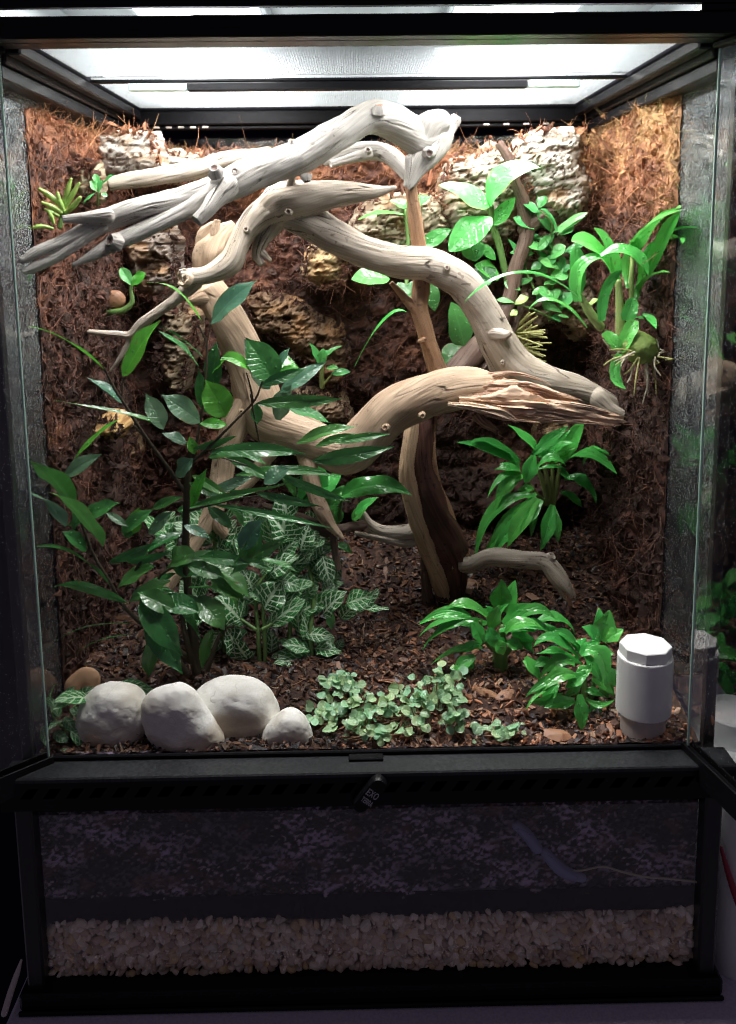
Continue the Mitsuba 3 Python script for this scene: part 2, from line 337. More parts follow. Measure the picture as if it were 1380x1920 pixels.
for kind, n_, nm in ((-1, 110000, 'side_pane'), (1, 110000, 'side_pane_001'), (0, 16000, 'rear_pane')):
    P0 = dew_points(n_, 60 + kind, kind)
    V, F = dew(P0, (-kind, 0, 0) if kind else (0, -1, 0), np.random.default_rng(3).uniform(.00010, .00034, len(P0)) * (1 + .8 * (np.random.default_rng(4).random(len(P0)) > .95)), 4)
    tag(obj('condensation', ply((V, F), 'fog_film', smooth=True), tank + '__' + nm), kind='stuff')
obj('front_pane', ply(pane('y', -.003, -.304, .304, -.226, -.0565), 'clear_glass'), tank)
# doors
def door(hx, ang, wid):
    d = key('door', tank)
    M = trimesh.transformations.rotation_matrix(ang, (0, 0, 1)); M[:3, 3] = (hx, .0, 0)
    def put(m): m = m.copy(); m.apply_transform(M); return m
    g = trimesh.Trimesh([(0, 0, -.002), (wid, 0, -.002), (wid, 0, .607), (0, 0, .607)], [(0, 1, 2), (0, 2, 3)], process=False)
    scene[d] = ply(put(g), 'clear_glass')
    gd = np.random.default_rng(int(hx * 100) + 90); n_ = 60000
    P0 = np.stack([wid * gd.random(n_) ** 1.4, np.full(n_, .0003 if hx > 0 else -.0003), gd.uniform(.002, .60, n_)], 1)
    P0[:, 1] = 0
    kp = gd.random(n_) < np.clip(.07 + .42 * sstep(.15, .6, P0[:, 2]) * sstep(.25, -.02, P0[:, 0]) + .25 * (nfbm(P0 * np.array([40, 1, 14]), 3, 5) - .5), .015, 1)
    P0 = P0[kp]
    V, F = dew(P0, (0, 1 if hx < 0 else -1, 0), gd.uniform(.00010, .00030, len(P0)), 8)
    tag(obj('condensation', ply(put(trimesh.Trimesh(V, F, process=False)), 'fog_film', smooth=True), d), kind='stuff')
    obj('glass_rim', ply(put(box(-.0016, -.0001, -.0012, .0012, -.002, .607, .0003)), 'glass_edge'), d)
    obj('bottom_rail', ply(put(cat([box(-.004, wid, -.0045, .0045, -.022, -.0035, .001), box(-.003, wid, -.0062, -.0047, -.022, .0015, .0005), box(-.003, wid, .0047, .0062, -.022, .0015, .0005)])), 'black_plastic'), d)
    obj('top_rail', ply(put(box(-.004, wid, -.0055, .0055, .6075, .6120, .001)), 'black_plastic'), d)
    return d
door(.2905, -math.atan2(.0700, .0152), .29)
door(-.2905, math.atan2(.0306, .0337) * -1 + 0 if False else -(PI - math.atan2(.0306, .0337)), .29)

# ------------------------------------------------------------------ the light hood on top
hood = thing('light_hood', 'long black light hood resting on the terrarium lid with glowing gap along its front', 'light')
h = m3.Manifold.cube((.72, .49, .075)).translate((-.36, -.032, .6345)) - m3.Manifold.cube((.60, .459, .058)).translate((-.30, -.026, .630))
obj('housing', ply(from_manifold(h), 'black_plastic'), hood)
lin = cat([box(-.2985, .2985, .4285, .4318, .6348, .6870, .0005), box(-.2985, .2985, -.0250, .4280, .6850, .6872, .0005),
           box(-.2985, -.2955, -.0250, .4280, .6348, .6846, .0005), box(.2955, .2985, -.0250, .4280, .6348, .6846, .0005)])
obj('reflector', ply(lin, 'hood_white'), hood)
obj('foot', ply(cat([box(-.359, -.278, -.0315, -.0145, .6292, .6343, .0008)]), 'black_plastic'), hood)
obj('foot', ply(cat([box(.262, .359, -.0315, -.0145, .6292, .6343, .0008)]), 'black_plastic'), hood)
obj('rear_seal', ply(box(-.30, .30, .4325, .450, .6195, .6343, .0008), 'black_matt'), hood)
for s in (-1, 1): obj('side_seal', ply(box(min(s * .277, s * .3), max(s * .277, s * .3), .010, .432, .6195, .6343, .0008), 'black_matt'), hood)
for x in (-.152, .148):
    k = obj('lamp', ply(box(x - .064, x + .064, .000, .400, .6712, .6846, .001), 'hood_white'), hood)
    v = trimesh.Trimesh([(x - .058, .006, .6706), (x + .058, .006, .6706), (x + .058, .394, .6706), (x - .058, .394, .6706)], [(0, 2, 1), (0, 3, 2)], process=False)
    s = ply(v, 'lamp_off'); s['emitter'] = {'type': 'area', 'radiance': rgb((LAMP * 1.0, LAMP * .985, LAMP * .955))}
    obj('diffuser', s, k)

# ------------------------------------------------------------------ substrate below: soil, drainage mesh, gravel, seen through the front pane
rng = np.random.default_rng(11)
def floor_z(x, y):
    p = np.stack([np.asarray(x), np.asarray(y), 0 * np.asarray(x)], -1)
    return -.008 + .017 * sstep(.035, .13, np.asarray(y)) + (.045 + .03 * nfbm(p * 9, 2, 8)) * sstep(.20, .40, np.asarray(y)) + .016 * (nfbm(p * 22, 3, 3) - .5) + .004 * (nfbm(p * 120, 3, 5) - .5)
def grid_faces(nu, nv):
    i, j = np.meshgrid(np.arange(nu - 1), np.arange(nv - 1), indexing='ij')
    a = (i * nv + j).ravel()
    return np.vstack([np.stack([a, a + nv, a + nv + 1], 1), np.stack([a, a + nv + 1, a + 1], 1)])
def soil_cols(V, wet=0):
    p = V * 1.0
    a, b = nfbm(p * 60, 3, 21), nfbm(p * 260, 2, 23)
    c = lerp3((.020, .010, .008), (.062, .028, .019), sstep(.3, .7, a))
    c = lerp3(c, (.16, .085, .05), .7 * sstep(.55, .8, b))
    return c
xs, ys = np.linspace(-.308, .308, 260), np.linspace(.0045, .44, 190)
X, Y = np.meshgrid(xs, ys, indexing='ij')
V = np.stack([X, Y, floor_z(X, Y)], -1).reshape(-1, 3)
soil = obj('soil', ply((V, grid_faces(260, 190)), 'coir', smooth=True, color=soil_cols(V)))
tag(soil, kind='structure')
xs, zs = np.linspace(-.304, .304, 520), np.linspace(-.150, -.001, 140)
X, Z = np.meshgrid(xs, zs, indexing='ij')
P3 = np.stack([X, 0 * X, Z], -1)
Yf = .006 - .005 * nfbm(P3 * 70, 3, 31) - .004 * nfbm(P3 * 300, 2, 33) + .004
Zf = Z.copy(); Zf -= (.016 * (nfbm(P3[:, :1] * 0 + np.stack([X[:, :1] * 11, 0 * X[:, :1], 0 * X[:, :1]], -1), 3, 35) - .45)) * sstep(-.10, -.15, Z)
V = np.stack([X, Yf, Zf], -1).reshape(-1, 3)
a, b = nfbm(V * 55, 3, 36), nfbm(V * 330, 2, 38)
c = lerp3((.016, .010, .012), (.33, .27, .38), sstep(.42, .62, a) * sstep(.42, .58, b))
c = lerp3(c, (.42, .34, .40), .9 * sstep(.60, .74, b))
c *= (.25 + 1.1 * sstep(.32, .66, nfbm(V * np.array([16, 1, 24]) + 3, 3, 47)))[:, None]
c = lerp3(c, (.20, .09, .055), .4 * sstep(.55, .75, nfbm(V * 60 + 9, 3, 40)))
obj('cut_face', ply((V, grid_faces(520, 140)), 'wet_litter', smooth=True, color=c), soil)
# drainage cloth
X, Z = np.meshgrid(np.linspace(-.304, .304, 90), np.linspace(-.171, -.146, 12), indexing='ij')
P3 = np.stack([X, 0 * X, Z], -1)
V = np.stack([X, .006 - .004 * nfbm(P3 * 40, 2, 44), Z + .004 * (nfbm(P3 * 10, 2, 45) - .5)], -1).reshape(-1, 3)
tag(obj('drainage_cloth', ply((V, grid_faces(90, 12)), 'black_matt', smooth=True)), 'dark drainage cloth lying between the soil and the pale gravel', 'cloth')
# gravel
ico = trimesh.creation.icosphere(1)
pal = np.array([(.58, .49, .39), (.64, .56, .47), (.46, .35, .27), (.60, .52, .43), (.44, .33, .26), (.68, .61, .52), (.54, .40, .22), (.60, .48, .39)])
PEB = []
for i in range(40):
    q = rng.normal(size=(12, 3)); q /= np.linalg.norm(q, axis=1, keepdims=True)
    m = trimesh.convex.convex_hull(q * np.array([rng.uniform(1, 1.45), .9, rng.uniform(.6, .95)])).subdivide()
    v = np.array(m.vertices); v = .72 * v + .28 * v / np.linalg.norm(v, axis=1, keepdims=True)
    PEB.append((v, np.array(m.faces)))
gv, gf, gc, n = [], [], [], 0
def pebble(x, y, z, r):
    global n
    v, f = PEB[rng.integers(40)]
    a = rng.uniform(0, PI); R = np.array([[math.cos(a), 0, math.sin(a)], [0, 1, 0], [-math.sin(a), 0, math.cos(a)]])
    v = v * r @ R.T + (x, y, z); v[:, 1] = np.maximum(v[:, 1], -.0022)
    gv.append(v); gf.append(f + n); n += len(v); gc.append(np.tile(pal[rng.integers(len(pal))] * rng.uniform(.9, 1.5), (len(v), 1)))
for row in range(12):
    for i in range(110):
        r = rng.uniform(.0030, .0062)
        z = -.2235 + row * .0046 + rng.normal(0, .0011)
        x = -.302 + (i + .5 * (row % 2) + rng.normal(0, .22)) * .00552
        if abs(x) < .3035 and z < -.1705 + .0035 * math.sin(x * 23) + .002 * math.sin(x * 61 + 1): pebble(x, .0015 + rng.uniform(0, .004), z, r)
        if rng.random() < .5: pebble(x, .012, z, r * 1.3)
tag(obj('gravel', ply((np.vstack(gv), np.vstack(gf)), 'wet_litter', smooth=40 if False else True, color=np.vstack(gc))), 'band of pale tan gravel behind the lower front pane', 'gravel', kind='stuff')

# ------------------------------------------------------------------ coir walls
DRY = [(.034, .018, .014), (.085, .038, .027), (.20, .085, .045), (.39, .22, .105)]
def coir_cols(V, n_shift=0.):
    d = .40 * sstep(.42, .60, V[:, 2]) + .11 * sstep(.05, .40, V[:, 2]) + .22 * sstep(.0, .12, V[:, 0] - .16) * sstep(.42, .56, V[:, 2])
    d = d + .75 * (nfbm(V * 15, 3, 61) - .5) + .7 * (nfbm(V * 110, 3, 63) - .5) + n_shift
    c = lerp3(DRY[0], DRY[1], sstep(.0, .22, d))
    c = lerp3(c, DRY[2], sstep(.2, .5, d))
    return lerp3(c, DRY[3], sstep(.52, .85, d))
def bump(P3, seed):
    return nfbm(P3 * 9, 3, seed) * .024 + np.abs(nfbm(P3 * 30, 3, seed + 1) - .5) * .045 + nfbm(P3 * 120, 3, seed + 2) * .013
def ledge(x, z):
    g = lambda cx, cz, rx, rz, h_: h_ * np.exp(-((x - cx) / rx) ** 2 - ((z - cz) / rz) ** 2)
    return g(.22, .12, .09, .035, .05) + g(.10, .09, .10, .03, .02) + g(-.23, .20, .06, .04, .03) + g(-.2, .07, .08, .02, .025) - g(-.16, .14, .05, .05, .02)
def back_y(x, z):
    P3 = np.stack([x, 0 * x + .4, z], -1)
    return .442 - bump(P3, 70) - ledge(x, z)
def side_x(y, z, s):
    P3 = np.stack([0 * y + s, y, z], -1)
    return .312 - bump(P3, 74 if s > 0 else 78) * (.72 * (.22 + .78 * sstep(.11, .26, y)))
def top_back(x): return .571 + .012 * (nnoise(np.stack([x * 25, 0 * x, 0 * x], -1), 81) - .5)
def side_top(y, s): return (.585 if s > 0 else .578) + .006 * nnoise(np.stack([y * 30, 0 * y, 0 * y], -1), 83) + .012 * sstep(.0, .4, y) * (1 if s > 0 else .0)
U, Wt = np.meshgrid(np.linspace(-.31, .31, 250), np.linspace(0, 1, 240), indexing='ij')
Zb = -.01 + Wt * (top_back(U) + .01)
Yb = back_y(U, Zb) + .05 * sstep(.965, 1, Wt)
V = np.stack([U, Yb, Zb], -1).reshape(-1, 3)
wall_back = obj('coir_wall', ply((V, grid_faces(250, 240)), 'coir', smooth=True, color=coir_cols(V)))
tag(wall_back, kind='structure')
for s, y0 in ((-1, .106), (1, .136)):
    Yg, Wt = np.meshgrid(np.linspace(0, 1, 130), np.linspace(0, 1, 220), indexing='ij')
    Zs = -.01 + Wt * .60
    edge = y0 + .008 * (nfbm(np.stack([0 * Zs, 0 * Zs, Zs * 60], -1), 4, 85) - .5)
    Yg = edge + Yg * (.44 - edge)
    Zs = -.01 + Wt * (side_top(Yg, s) + .01)
    Xs = side_x(Yg, Zs, s)
    Xs = Xs + (.3085 - Xs) * np.maximum(1 - sstep(0, .005, Yg - edge), sstep(.97, 1, Wt))
    V = np.stack([s * Xs, Yg, Zs], -1).reshape(-1, 3)
    F = grid_faces(130, 220)
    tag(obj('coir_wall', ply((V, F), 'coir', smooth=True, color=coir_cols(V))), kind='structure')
def fibres(P0, N, L, r, col, seed, segs=4, lift=.5, tang=None):
    """many curved fibres in one mesh, three-sided"""
    g = np.random.default_rng(seed); n = len(P0)
    d = g.normal(size=(n, 3)) if tang is None else tang + .35 * g.normal(size=(n, 3))
    d -= N * (d * N).sum(1, keepdims=True)
    d /= np.linalg.norm(d, axis=1, keepdims=True) + 1e-9
    d = d + N * (lift * g.random((n, 1)) ** 2)
    d /= np.linalg.norm(d, axis=1, keepdims=True)
    bend = g.normal(size=(n, 3)) * .9
    t = np.linspace(0, 1, segs + 1)[None, :, None]
    L = L[:, None, None]
    pts = P0[:, None] + d[:, None] * L * t + (bend[:, None] - .4 * N[:, None]) * L * t ** 2 * .35
    tn = np.gradient(pts, axis=1); tn /= np.linalg.norm(tn, axis=2, keepdims=True) + 1e-12
    a = np.cross(tn, np.array([.3, .5, .8])); a /= np.linalg.norm(a, axis=2, keepdims=True) + 1e-9
    b = np.cross(tn, a)
    rr = r[:, None, None] * (1 - .6 * t)
    ring = np.stack([pts + rr * (math.cos(q) * a + math.sin(q) * b) for q in (0, 2 * PI / 3, 4 * PI / 3)], 2)
    V = ring.reshape(-1, 3)
    o = (np.arange(n) * (segs + 1) * 3)[:, None, None, None]
    i = (np.arange(segs) * 3)[None, :, None, None]; j = np.arange(3)[None, None, :, None]; jn = (j + 1) % 3
    q = [o + i + j, o + i + jn, o + i + 3 + jn, o + i + 3 + j]
    F = np.concatenate([np.concatenate([q[0], q[1], q[2]], -1).reshape(-1, 3), np.concatenate([q[0], q[2], q[3]], -1).reshape(-1, 3)])
    C = np.repeat(col, (segs + 1) * 3, axis=0)
    return V, F, C
def coir_fibres(n, seed, kind):
    g = np.random.default_rng(seed)
    if kind == 0:
        x = g.uniform(-.30, .30, n); z = top_back(x) * g.random(n) ** .75
        P0 = np.stack([x, back_y(x, z), z], 1); N = np.tile((0, -1., 0), (n, 1))
    else:
        y0 = .104 if kind < 0 else .134
        y = g.uniform(y0, .42, n); z = g.random(n) ** .8 * side_top(y, kind)
        P0 = np.stack([kind * side_x(y, z, kind), y, z], 1); N = np.tile((-kind, 0., 0), (n, 1))
    L = g.uniform(.006, .022, n) * (1 + 1.2 * (g.random(n) > .9))
    r = g.uniform(.00022, .00058, n)
    col = coir_cols(P0, .06) * g.uniform(.7, 2.6, (n, 1)) + (.014, .007, .004)
    return fibres(P0, N, L, r, np.clip(col, 0, .62), seed + 1, lift=.9)
for kind, n in ((0, 10500), (-1, 6000), (1, 6000)):
    V, F, C = coir_fibres(n, 100 + kind * 7, kind)
    w = {0: 'coir_wall', -1: 'coir_wall_001', 1: 'coir_wall_002'}[kind]
    tag(obj('loose_fibre', ply((V, F), 'coir', smooth=True, color=C), w), kind='stuff')
# golden tufts standing up along the top edges
g = np.random.default_rng(7)
n = 1700
x = g.uniform(-.29, .29, n); P0 = np.stack([x, back_y(x, top_back(x) - .006) + g.uniform(0, .02, n), top_back(x) - g.uniform(0, .012, n)], 1)
n2 = 1500
y = g.uniform(.138, .40, n2); P1 = np.stack([side_x(y, .57 + 0 * y, 1) + g.uniform(0, .02, n2), y, side_top(y, 1) - g.uniform(0, .03, n2)], 1)
n4 = 700
y = g.uniform(.108, .40, n4); P2 = np.stack([-side_x(y, .57 + 0 * y, -1) - g.uniform(0, .02, n4), y, side_top(y, -1) - g.uniform(0, .012, n4)], 1)
P0 = np.vstack([P0, P1, P2]); n3 = len(P0)
col = lerp3((.26, .12, .055), (.56, .36, .16), g.random(n3)) * g.uniform(.6, 1.1, (n3, 1))
V, F, C = fibres(P0, np.tile((0, -.3, .95), (n3, 1)), g.uniform(.006, .017, n3), g.uniform(.0002, .00036, n3), col, 9, lift=1.3)
tag(obj('top_tuft', ply((V, F), 'coir', smooth=True, color=C), 'coir_wall'), kind='stuff')

# ------------------------------------------------------------------ leaf litter and bark chips on the soil
def chip(rng_, s, flat=.35):
    p = rng_.normal(size=(9, 3)); p /= np.linalg.norm(p, axis=1, keepdims=True)
    p = p * s * np.array([rng_.uniform(.8, 1.7), rng_.uniform(.5, .9), flat])
    m = trimesh.convex.convex_hull(p)
    R = trimesh.transformations.euler_matrix(rng_.normal(0, .5), rng_.normal(0, .5), rng_.uniform(0, 2 * PI))
    m.apply_transform(R)
    return m
r2 = np.random.default_rng(17)
CHIPS = [chip(r2, 1.0) for _ in range(40)]
def scatter(P0, size, col, seed, N=None):
    g_ = np.random.default_rng(seed); cv, cf, cc, n = [], [], [], 0
    for i in range(len(P0)):
        m = CHIPS[g_.integers(40)]; a = g_.uniform(0, 2 * PI); v = np.array(m.vertices) * size[i]
        v = v @ np.array([[math.cos(a), -math.sin(a), 0], [math.sin(a), math.cos(a), 0], [0, 0, 1]])
        if N is not None:
            t = np.cross(N[i], (.3, .2, .9)); t /= np.linalg.norm(t); v = v @ np.stack([t, np.cross(N[i], t), N[i]])
        cv.append(v + P0[i]); cf.append(m.faces + n); n += len(v); cc.append(np.tile(col[i], (len(v), 1)))
    return np.vstack(cv), np.vstack(cf), np.vstack(cc)
cpal = np.array([(.06, .03, .022), (.10, .05, .034), (.16, .08, .05), (.26, .115, .065), (.33, .165, .095), (.045, .026, .022), (.20, .13, .09), (.05, .045, .05)])
n = 10500
x, y = r2.uniform(-.30, .30, n), .006 + .42 * r2.random(n) ** 1.08
P0 = np.stack([x, y, floor_z(x, y) + .0012], 1)
sz = r2.uniform(.0016, .0058, n) * (1 + .5 * (r2.random(n) > .92)); P0[:, 1] = np.maximum(P0[:, 1], .0045 + sz * 1.2)
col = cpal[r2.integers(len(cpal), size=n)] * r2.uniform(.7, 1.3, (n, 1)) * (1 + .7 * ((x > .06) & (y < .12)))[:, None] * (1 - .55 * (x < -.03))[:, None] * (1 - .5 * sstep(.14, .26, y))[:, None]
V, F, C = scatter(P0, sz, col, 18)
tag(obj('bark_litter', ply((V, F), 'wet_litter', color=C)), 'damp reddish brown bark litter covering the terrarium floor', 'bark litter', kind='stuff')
# crumbs of peat bound into the coir walls
for kind, n, w in ((0, 8500, 'coir_wall'), (-1, 4500, 'coir_wall_001'), (1, 4500, 'coir_wall_002')):
    if kind == 0:
        x = r2.uniform(-.30, .30, n); z = top_back(x) * r2.random(n); P0 = np.stack([x, back_y(x, z), z], 1); N = np.tile((0, -1., 0), (n, 1))
    else:
        y = r2.uniform(.106 if kind < 0 else .136, .42, n); z = r2.random(n) * side_top(y, kind); P0 = np.stack([kind * side_x(y, z, kind), y, z], 1); N = np.tile((-kind, 0., 0), (n, 1))
    V, F, C = scatter(P0, r2.uniform(.0012, .0054, n), np.clip(coir_cols(P0, -.02) * r2.uniform(.5, 1.7, (n, 1)), 0, .5), 30 + kind, N + .5 * r2.normal(size=(n, 3)))
    tag(obj('crumb', ply((V, F), 'coir', color=C), w), kind='stuff')
n = 1500
x, y = g.uniform(-.30, .30, n), .008 + .40 * g.random(n) ** 1.2
P0 = np.stack([x, y, floor_z(x, y) + .001], 1)
col = cpal[g.integers(len(cpal), size=n)] * g.uniform(1, 2.2, (n, 1))
V, F, C = fibres(P0, np.tile((0, 0, 1.), (n, 1)), g.uniform(.005, .018, n), g.uniform(.0002, .0006, n), np.clip(col, 0, .5), 19, lift=.5)
tag(obj('straw_litter', ply((V, F), 'wet_litter', smooth=True, color=C)), 'fine fibres and straw strewn between the bark litter', 'litter', kind='stuff')
def big_chip(name, at, s, rot, col, label, cat_):
    rr = np.random.default_rng(int(abs(at[0]) * 1e5) + 3)
    p = rr.normal(size=(26, 3)); p /= np.linalg.norm(p, axis=1, keepdims=True)
    m = trimesh.convex.convex_hull(p * np.array(s)); m = m.subdivide()
    m.vertices += .0009 * (nfbm(np.array(m.vertices) * 300, 2, 3)[:, None] - .5) * 2
    m.apply_transform(trimesh.transformations.euler_matrix(*rot)); m.apply_translation(at)
    c = np.tile(col, (len(m.vertices), 1)) * (.75 + .5 * nfbm(np.array(m.vertices) * 250, 2, 8)[:, None])
    tag(obj(name, ply(m, 'wet_litter', color=c)), label, cat_)
big_chip('bark_chip', (.3065,.075,-.0171), (.011, .007, .012), (.3, .2, .1), (.42, .22, .13), 'round orange bark chip behind the white pipe near the right pane', 'bark chip')
big_chip('bark_chip', (.1183,.085,.0068), (.016, .006, .004), (.1, .2, -.3), (.34, .18, .10), 'flat brown bark chip lying left of the paired orange chip in front of the rosette', 'bark chip')
big_chip('bark_chip', (.136,.082,.0052), (.012, .008, .005), (.2, -.2, .4), (.36, .19, .12), 'reddish bark chip lying right of the flat brown chip', 'bark chip')
big_chip('bark_chip', (.1755,.022,-.002), (.014, .008, .004), (.3, .15, -.2), (.36, .18, .10), 'bright brown bark chip at the front lip below the lower right rosette', 'bark chip')
big_chip('bark_chip', (.1269,.29,.0356), (.018, .012, .004), (.5, .15, -.2), (.20, .11, .07), 'dull brown bark flake beside the foot of the dark hollow trunk', 'bark chip')
big_chip('bark_chip', (.0016,.13,.004), (.003, .024, .002), (0, .1, -1.15), (.40, .25, .11), 'long straw coloured splinter lying on the bark litter behind the round leaved creeper', 'splinter')
big_chip('bark_chip', (.0315,.135,.0068), (.003, .018, .002), (0, -.1, -1.4), (.36, .21, .09), 'shorter straw coloured splinter beside the long splinter', 'splinter')
big_chip('bark_chip', (.0289,.115,.0041), (.008, .006, .004), (.3, .1, .2), (.20, .20, .23), 'small grey slate flake on the bark litter', 'slate flake')

# ------------------------------------------------------------------ cork bark pieces set into the coir
CE = []
def cork(name, outl, thick, seed, tone, cells, label, dark=.0, ledges=0., res=.0017, cdepth=.0030):
    Yc, pts = outl
    poly = Polygon(pts).buffer(.004).buffer(-.004)
    x0, z0, x1, z1 = poly.bounds
    x0 -= .006; z0 -= .006; x1 += .006; z1 += .006
    nu, nv = int((x1 - x0) / res) + 2, int((z1 - z0) / res) + 2
    X, Z = np.meshgrid(np.linspace(x0, x1, nu), np.linspace(z0, z1, nv), indexing='ij')
    q = np.stack([X, 0 * X, Z], -1)
    ins = contains_xy(poly, X, Z)
    dist = distance(shp_points(X, Z), poly.exterior) * np.where(ins, 1, -1)
    dist = dist + .007 * (nfbm(q * 90, 3, seed) - .5)
    h = thick * np.clip(1 - (1 - np.clip(dist / (thick * .8), 0, 1)) ** 2, 0, 1) - .03 * sstep(0, .004, -dist)
    gg = np.random.default_rng(seed)
    cxn, czn = cells
    w = np.stack([X + .006 * (nfbm(q * 60, 2, seed + 1) - .5), Z + .005 * (nfbm(q * 60, 2, seed + 2) - .5)], -1)
    s = w / np.array([cxn, czn])
    lo, hi = s.reshape(-1, 2).min(0) - 1, s.reshape(-1, 2).max(0) + 1
    cc_ = np.stack(np.meshgrid(np.arange(lo[0], hi[0]), np.arange(lo[1], hi[1]), indexing='ij'), -1).reshape(-1, 2)
    cc_[:, 0] += .5 * (np.arange(len(cc_)) % 2)
    cc_ = cc_ + gg.uniform(-.42, .42, cc_.shape)
    d, idx = cKDTree(cc_).query(s.reshape(-1, 2), k=2)
    gap = (d[:, 1] - d[:, 0]).reshape(X.shape)
    ch = gg.normal(0, 1, len(cc_))[idx[:, 0]].reshape(X.shape)
    crack = (1 - sstep(.02, .11, gap)) * sstep(.30, .46, nfbm(q * 75, 2, seed + 11))
    lay = nfbm(q * np.array([22, 1, 190]), 3, seed + 12)
    crack = np.maximum(crack, .8 * sstep(.60, .68, lay))
    h += (.0019 * ch - cdepth * crack) * sstep(0, .004, dist) + .010 * (nfbm(q * 45, 3, seed + 3) - .5) + .0040 * (nfbm(q * np.array([200, 1, 330]), 3, seed + 4) - .5)
    hol = sstep(.66, .76, nfbm(q * 42 + 3, 2, seed + 6)); h -= .012 * hol * dark
    pit = sstep(.64, .70, nfbm(q * 210, 2, seed + 13)); h -= .0025 * pit; crack = np.maximum(crack, .9 * pit)
    ring_ = poly.exterior
    for t_ in gg.uniform(0, ring_.length, 150):
        pt = ring_.interpolate(t_); CE.append((pt.x, Yc - .55 * thick, pt.y))
    V = np.stack([X, Yc - h, Z], -1).reshape(-1, 3)
    F = grid_faces(nu, nv)
    keep = (dist > -.004).ravel()
    F = F[keep[F].any(1)]
    t = np.asarray(tone)
    c = np.tile(t, (len(V), 1)) * (.72 + .55 * nfbm(q * 70, 3, seed + 7).reshape(-1, 1))
    c *= (1 + .07 * ch.reshape(-1, 1))
    c = lerp3(c, t * (.30, .22, .17), np.clip(.95 * crack.ravel() + hol.ravel() * dark, 0, 1))
    c = lerp3(c, (.34, .19, .09), .45 * sstep(.55, .75, nfbm(q * 38, 2, seed + 8).ravel()))
    used = np.unique(F); mp = -np.ones(len(V), int); mp[used] = np.arange(len(used))
    k = obj(name, ply((V[used], mp[F]), 'cork', smooth=True, color=np.clip(c[used], .005, .8)))
    return tag(k, label, 'cork bark')
cork('cork_bark', (.315,[(-.3083,.565),(-.2994,.581),(-.2658,.5824),(-.2385,.5792),(-.235,.5612),(-.231,.5432),(-.2408,.53),(-.2689,.5224),(-.2997,.5228),(-.3113,.535)]), .026, 201, (.41, .385, .345), (.022, .0075), 'weathered grey cork slab in the upper left corner with level cracks')
cork('cork_bark', (.375,[(-.2525,.5637),(-.2297,.5667),(-.2138,.5602),(-.1585,.5628),(-.1329,.553),(-.1366,.5371),(-.1924,.5249),(-.2442,.5318)]), .022, 203, (.50, .45, .37), (.020, .012), 'low pale cork strip behind the thick grey branch, upper left of centre')
cork('cork_bark', (.35,[(.1796,.5478),(.192,.5713),(.2206,.5828),(.2557,.5856),(.2694,.5749),(.2694,.5469),(.2811,.5186),(.2742,.487),(.2584,.468),(.2292,.4716),(.2095,.4845),(.196,.5194)]), .034, 207, (.47, .44, .385), (.012, .010), 'tall pale cork block with square cracks at the upper right')
cork('cork_bark', (.368,[(.1026,.531),(.1143,.5499),(.1467,.5559),(.1628,.5716),(.1857,.5587),(.2025,.5299),(.2032,.485),(.1871,.4527),(.1477,.4336),(.1146,.4405),(.0981,.4862)]), .026, 211, (.40, .35, .28), (.024, .009), 'layered tan cork slab behind the large glossy leaves')
cork('cork_bark', (.372,[(-.0021,.4906),(.0164,.5052),(.0558,.5093),(.1017,.5069),(.1149,.4731),(.1117,.4438),(.0819,.4277),(.0355,.4348),(-.0027,.4418),(-.0136,.468)]), .028, 213, (.40, .335, .25), (.020, .009), 'brown horizontal cork slab behind the orange brown stick', dark=.6)
cork('cork_bark', (.372,[(-.0741,.4098),(-.0634,.4438),(-.0435,.4521),(-.0239,.4421),(-.0176,.419),(-.0245,.4013),(-.0511,.3976)]), .030, 217, (.38, .28, .16), (.009, .005), 'stubby yellowish cork block below the knotted branch', cdepth=.002)
cork('cork_bark', (.402,[(-.1467,.3821),(-.1206,.39),(-.0833,.3799),(-.0531,.357),(-.0258,.3449),(-.016,.3115),(-.027,.2697),(-.0446,.2594),(-.0613,.2912),(-.1052,.3266),(-.1424,.3444)]), .022, 219, (.15, .10, .065), (.011, .008), 'dark pitted cork right of the tan trunk', dark=1.0)
cork('cork_bark', (.372,[(-.2459,.3688),(-.2211,.3752),(-.2037,.3616),(-.2076,.3315),(-.2197,.2978),(-.2257,.2672),(-.244,.264),(-.2548,.2915),(-.2519,.3253)]), .024, 223, (.22, .175, .125), (.016, .009), 'narrow upright cork piece behind the thin twig at the left', dark=.4)
cork('cork_bark', (.36,[(-.2931,.4583),(-.2695,.4773),(-.2357,.4801),(-.2251,.4575),(-.2271,.4122),(-.2478,.3863),(-.2799,.3998)]), .022, 227, (.22, .185, .16), (.018, .010), 'wet black cork lump below the broken stub ends', dark=.8)
cork('cork_bark', (.385,[(-.1231,.2461),(-.0816,.2629),(-.027,.2552),(-.0138,.2236),(-.0552,.2171),(-.1101,.2179)]), .022, 229, (.26, .19, .13), (.018, .008), 'low cork ledge behind the bend of the tan trunk', dark=.5)
cork('cork_bark', (.235,[(-.3296,.2534),(-.3248,.2636),(-.3039,.2664),(-.2776,.2599),(-.2681,.2488),(-.2788,.2392),(-.3174,.2398)]), .022, 231, (.50, .34, .15), (.012, .008), 'yellow ochre wood chunk set in the left coir', cdepth=.0)
cork('cork_bark', (.392,[(.2293,.2115),(.2429,.229),(.2673,.2286),(.2753,.1823),(.2584,.1538),(.2337,.1614)]), .020, 233, (.36, .26, .16), (.012, .008), 'small brown cork piece behind the mid right rosette', dark=.5)
cork('cork_bark', (.388,[(-.3312,.1994),(-.3194,.2274),(-.2958,.22),(-.2894,.1846),(-.3056,.1635),(-.3225,.1709)]), .02, 237, (.30, .21, .13), (.012, .02), 'ribbed brown bark sliver below the ochre chunk', dark=.6)
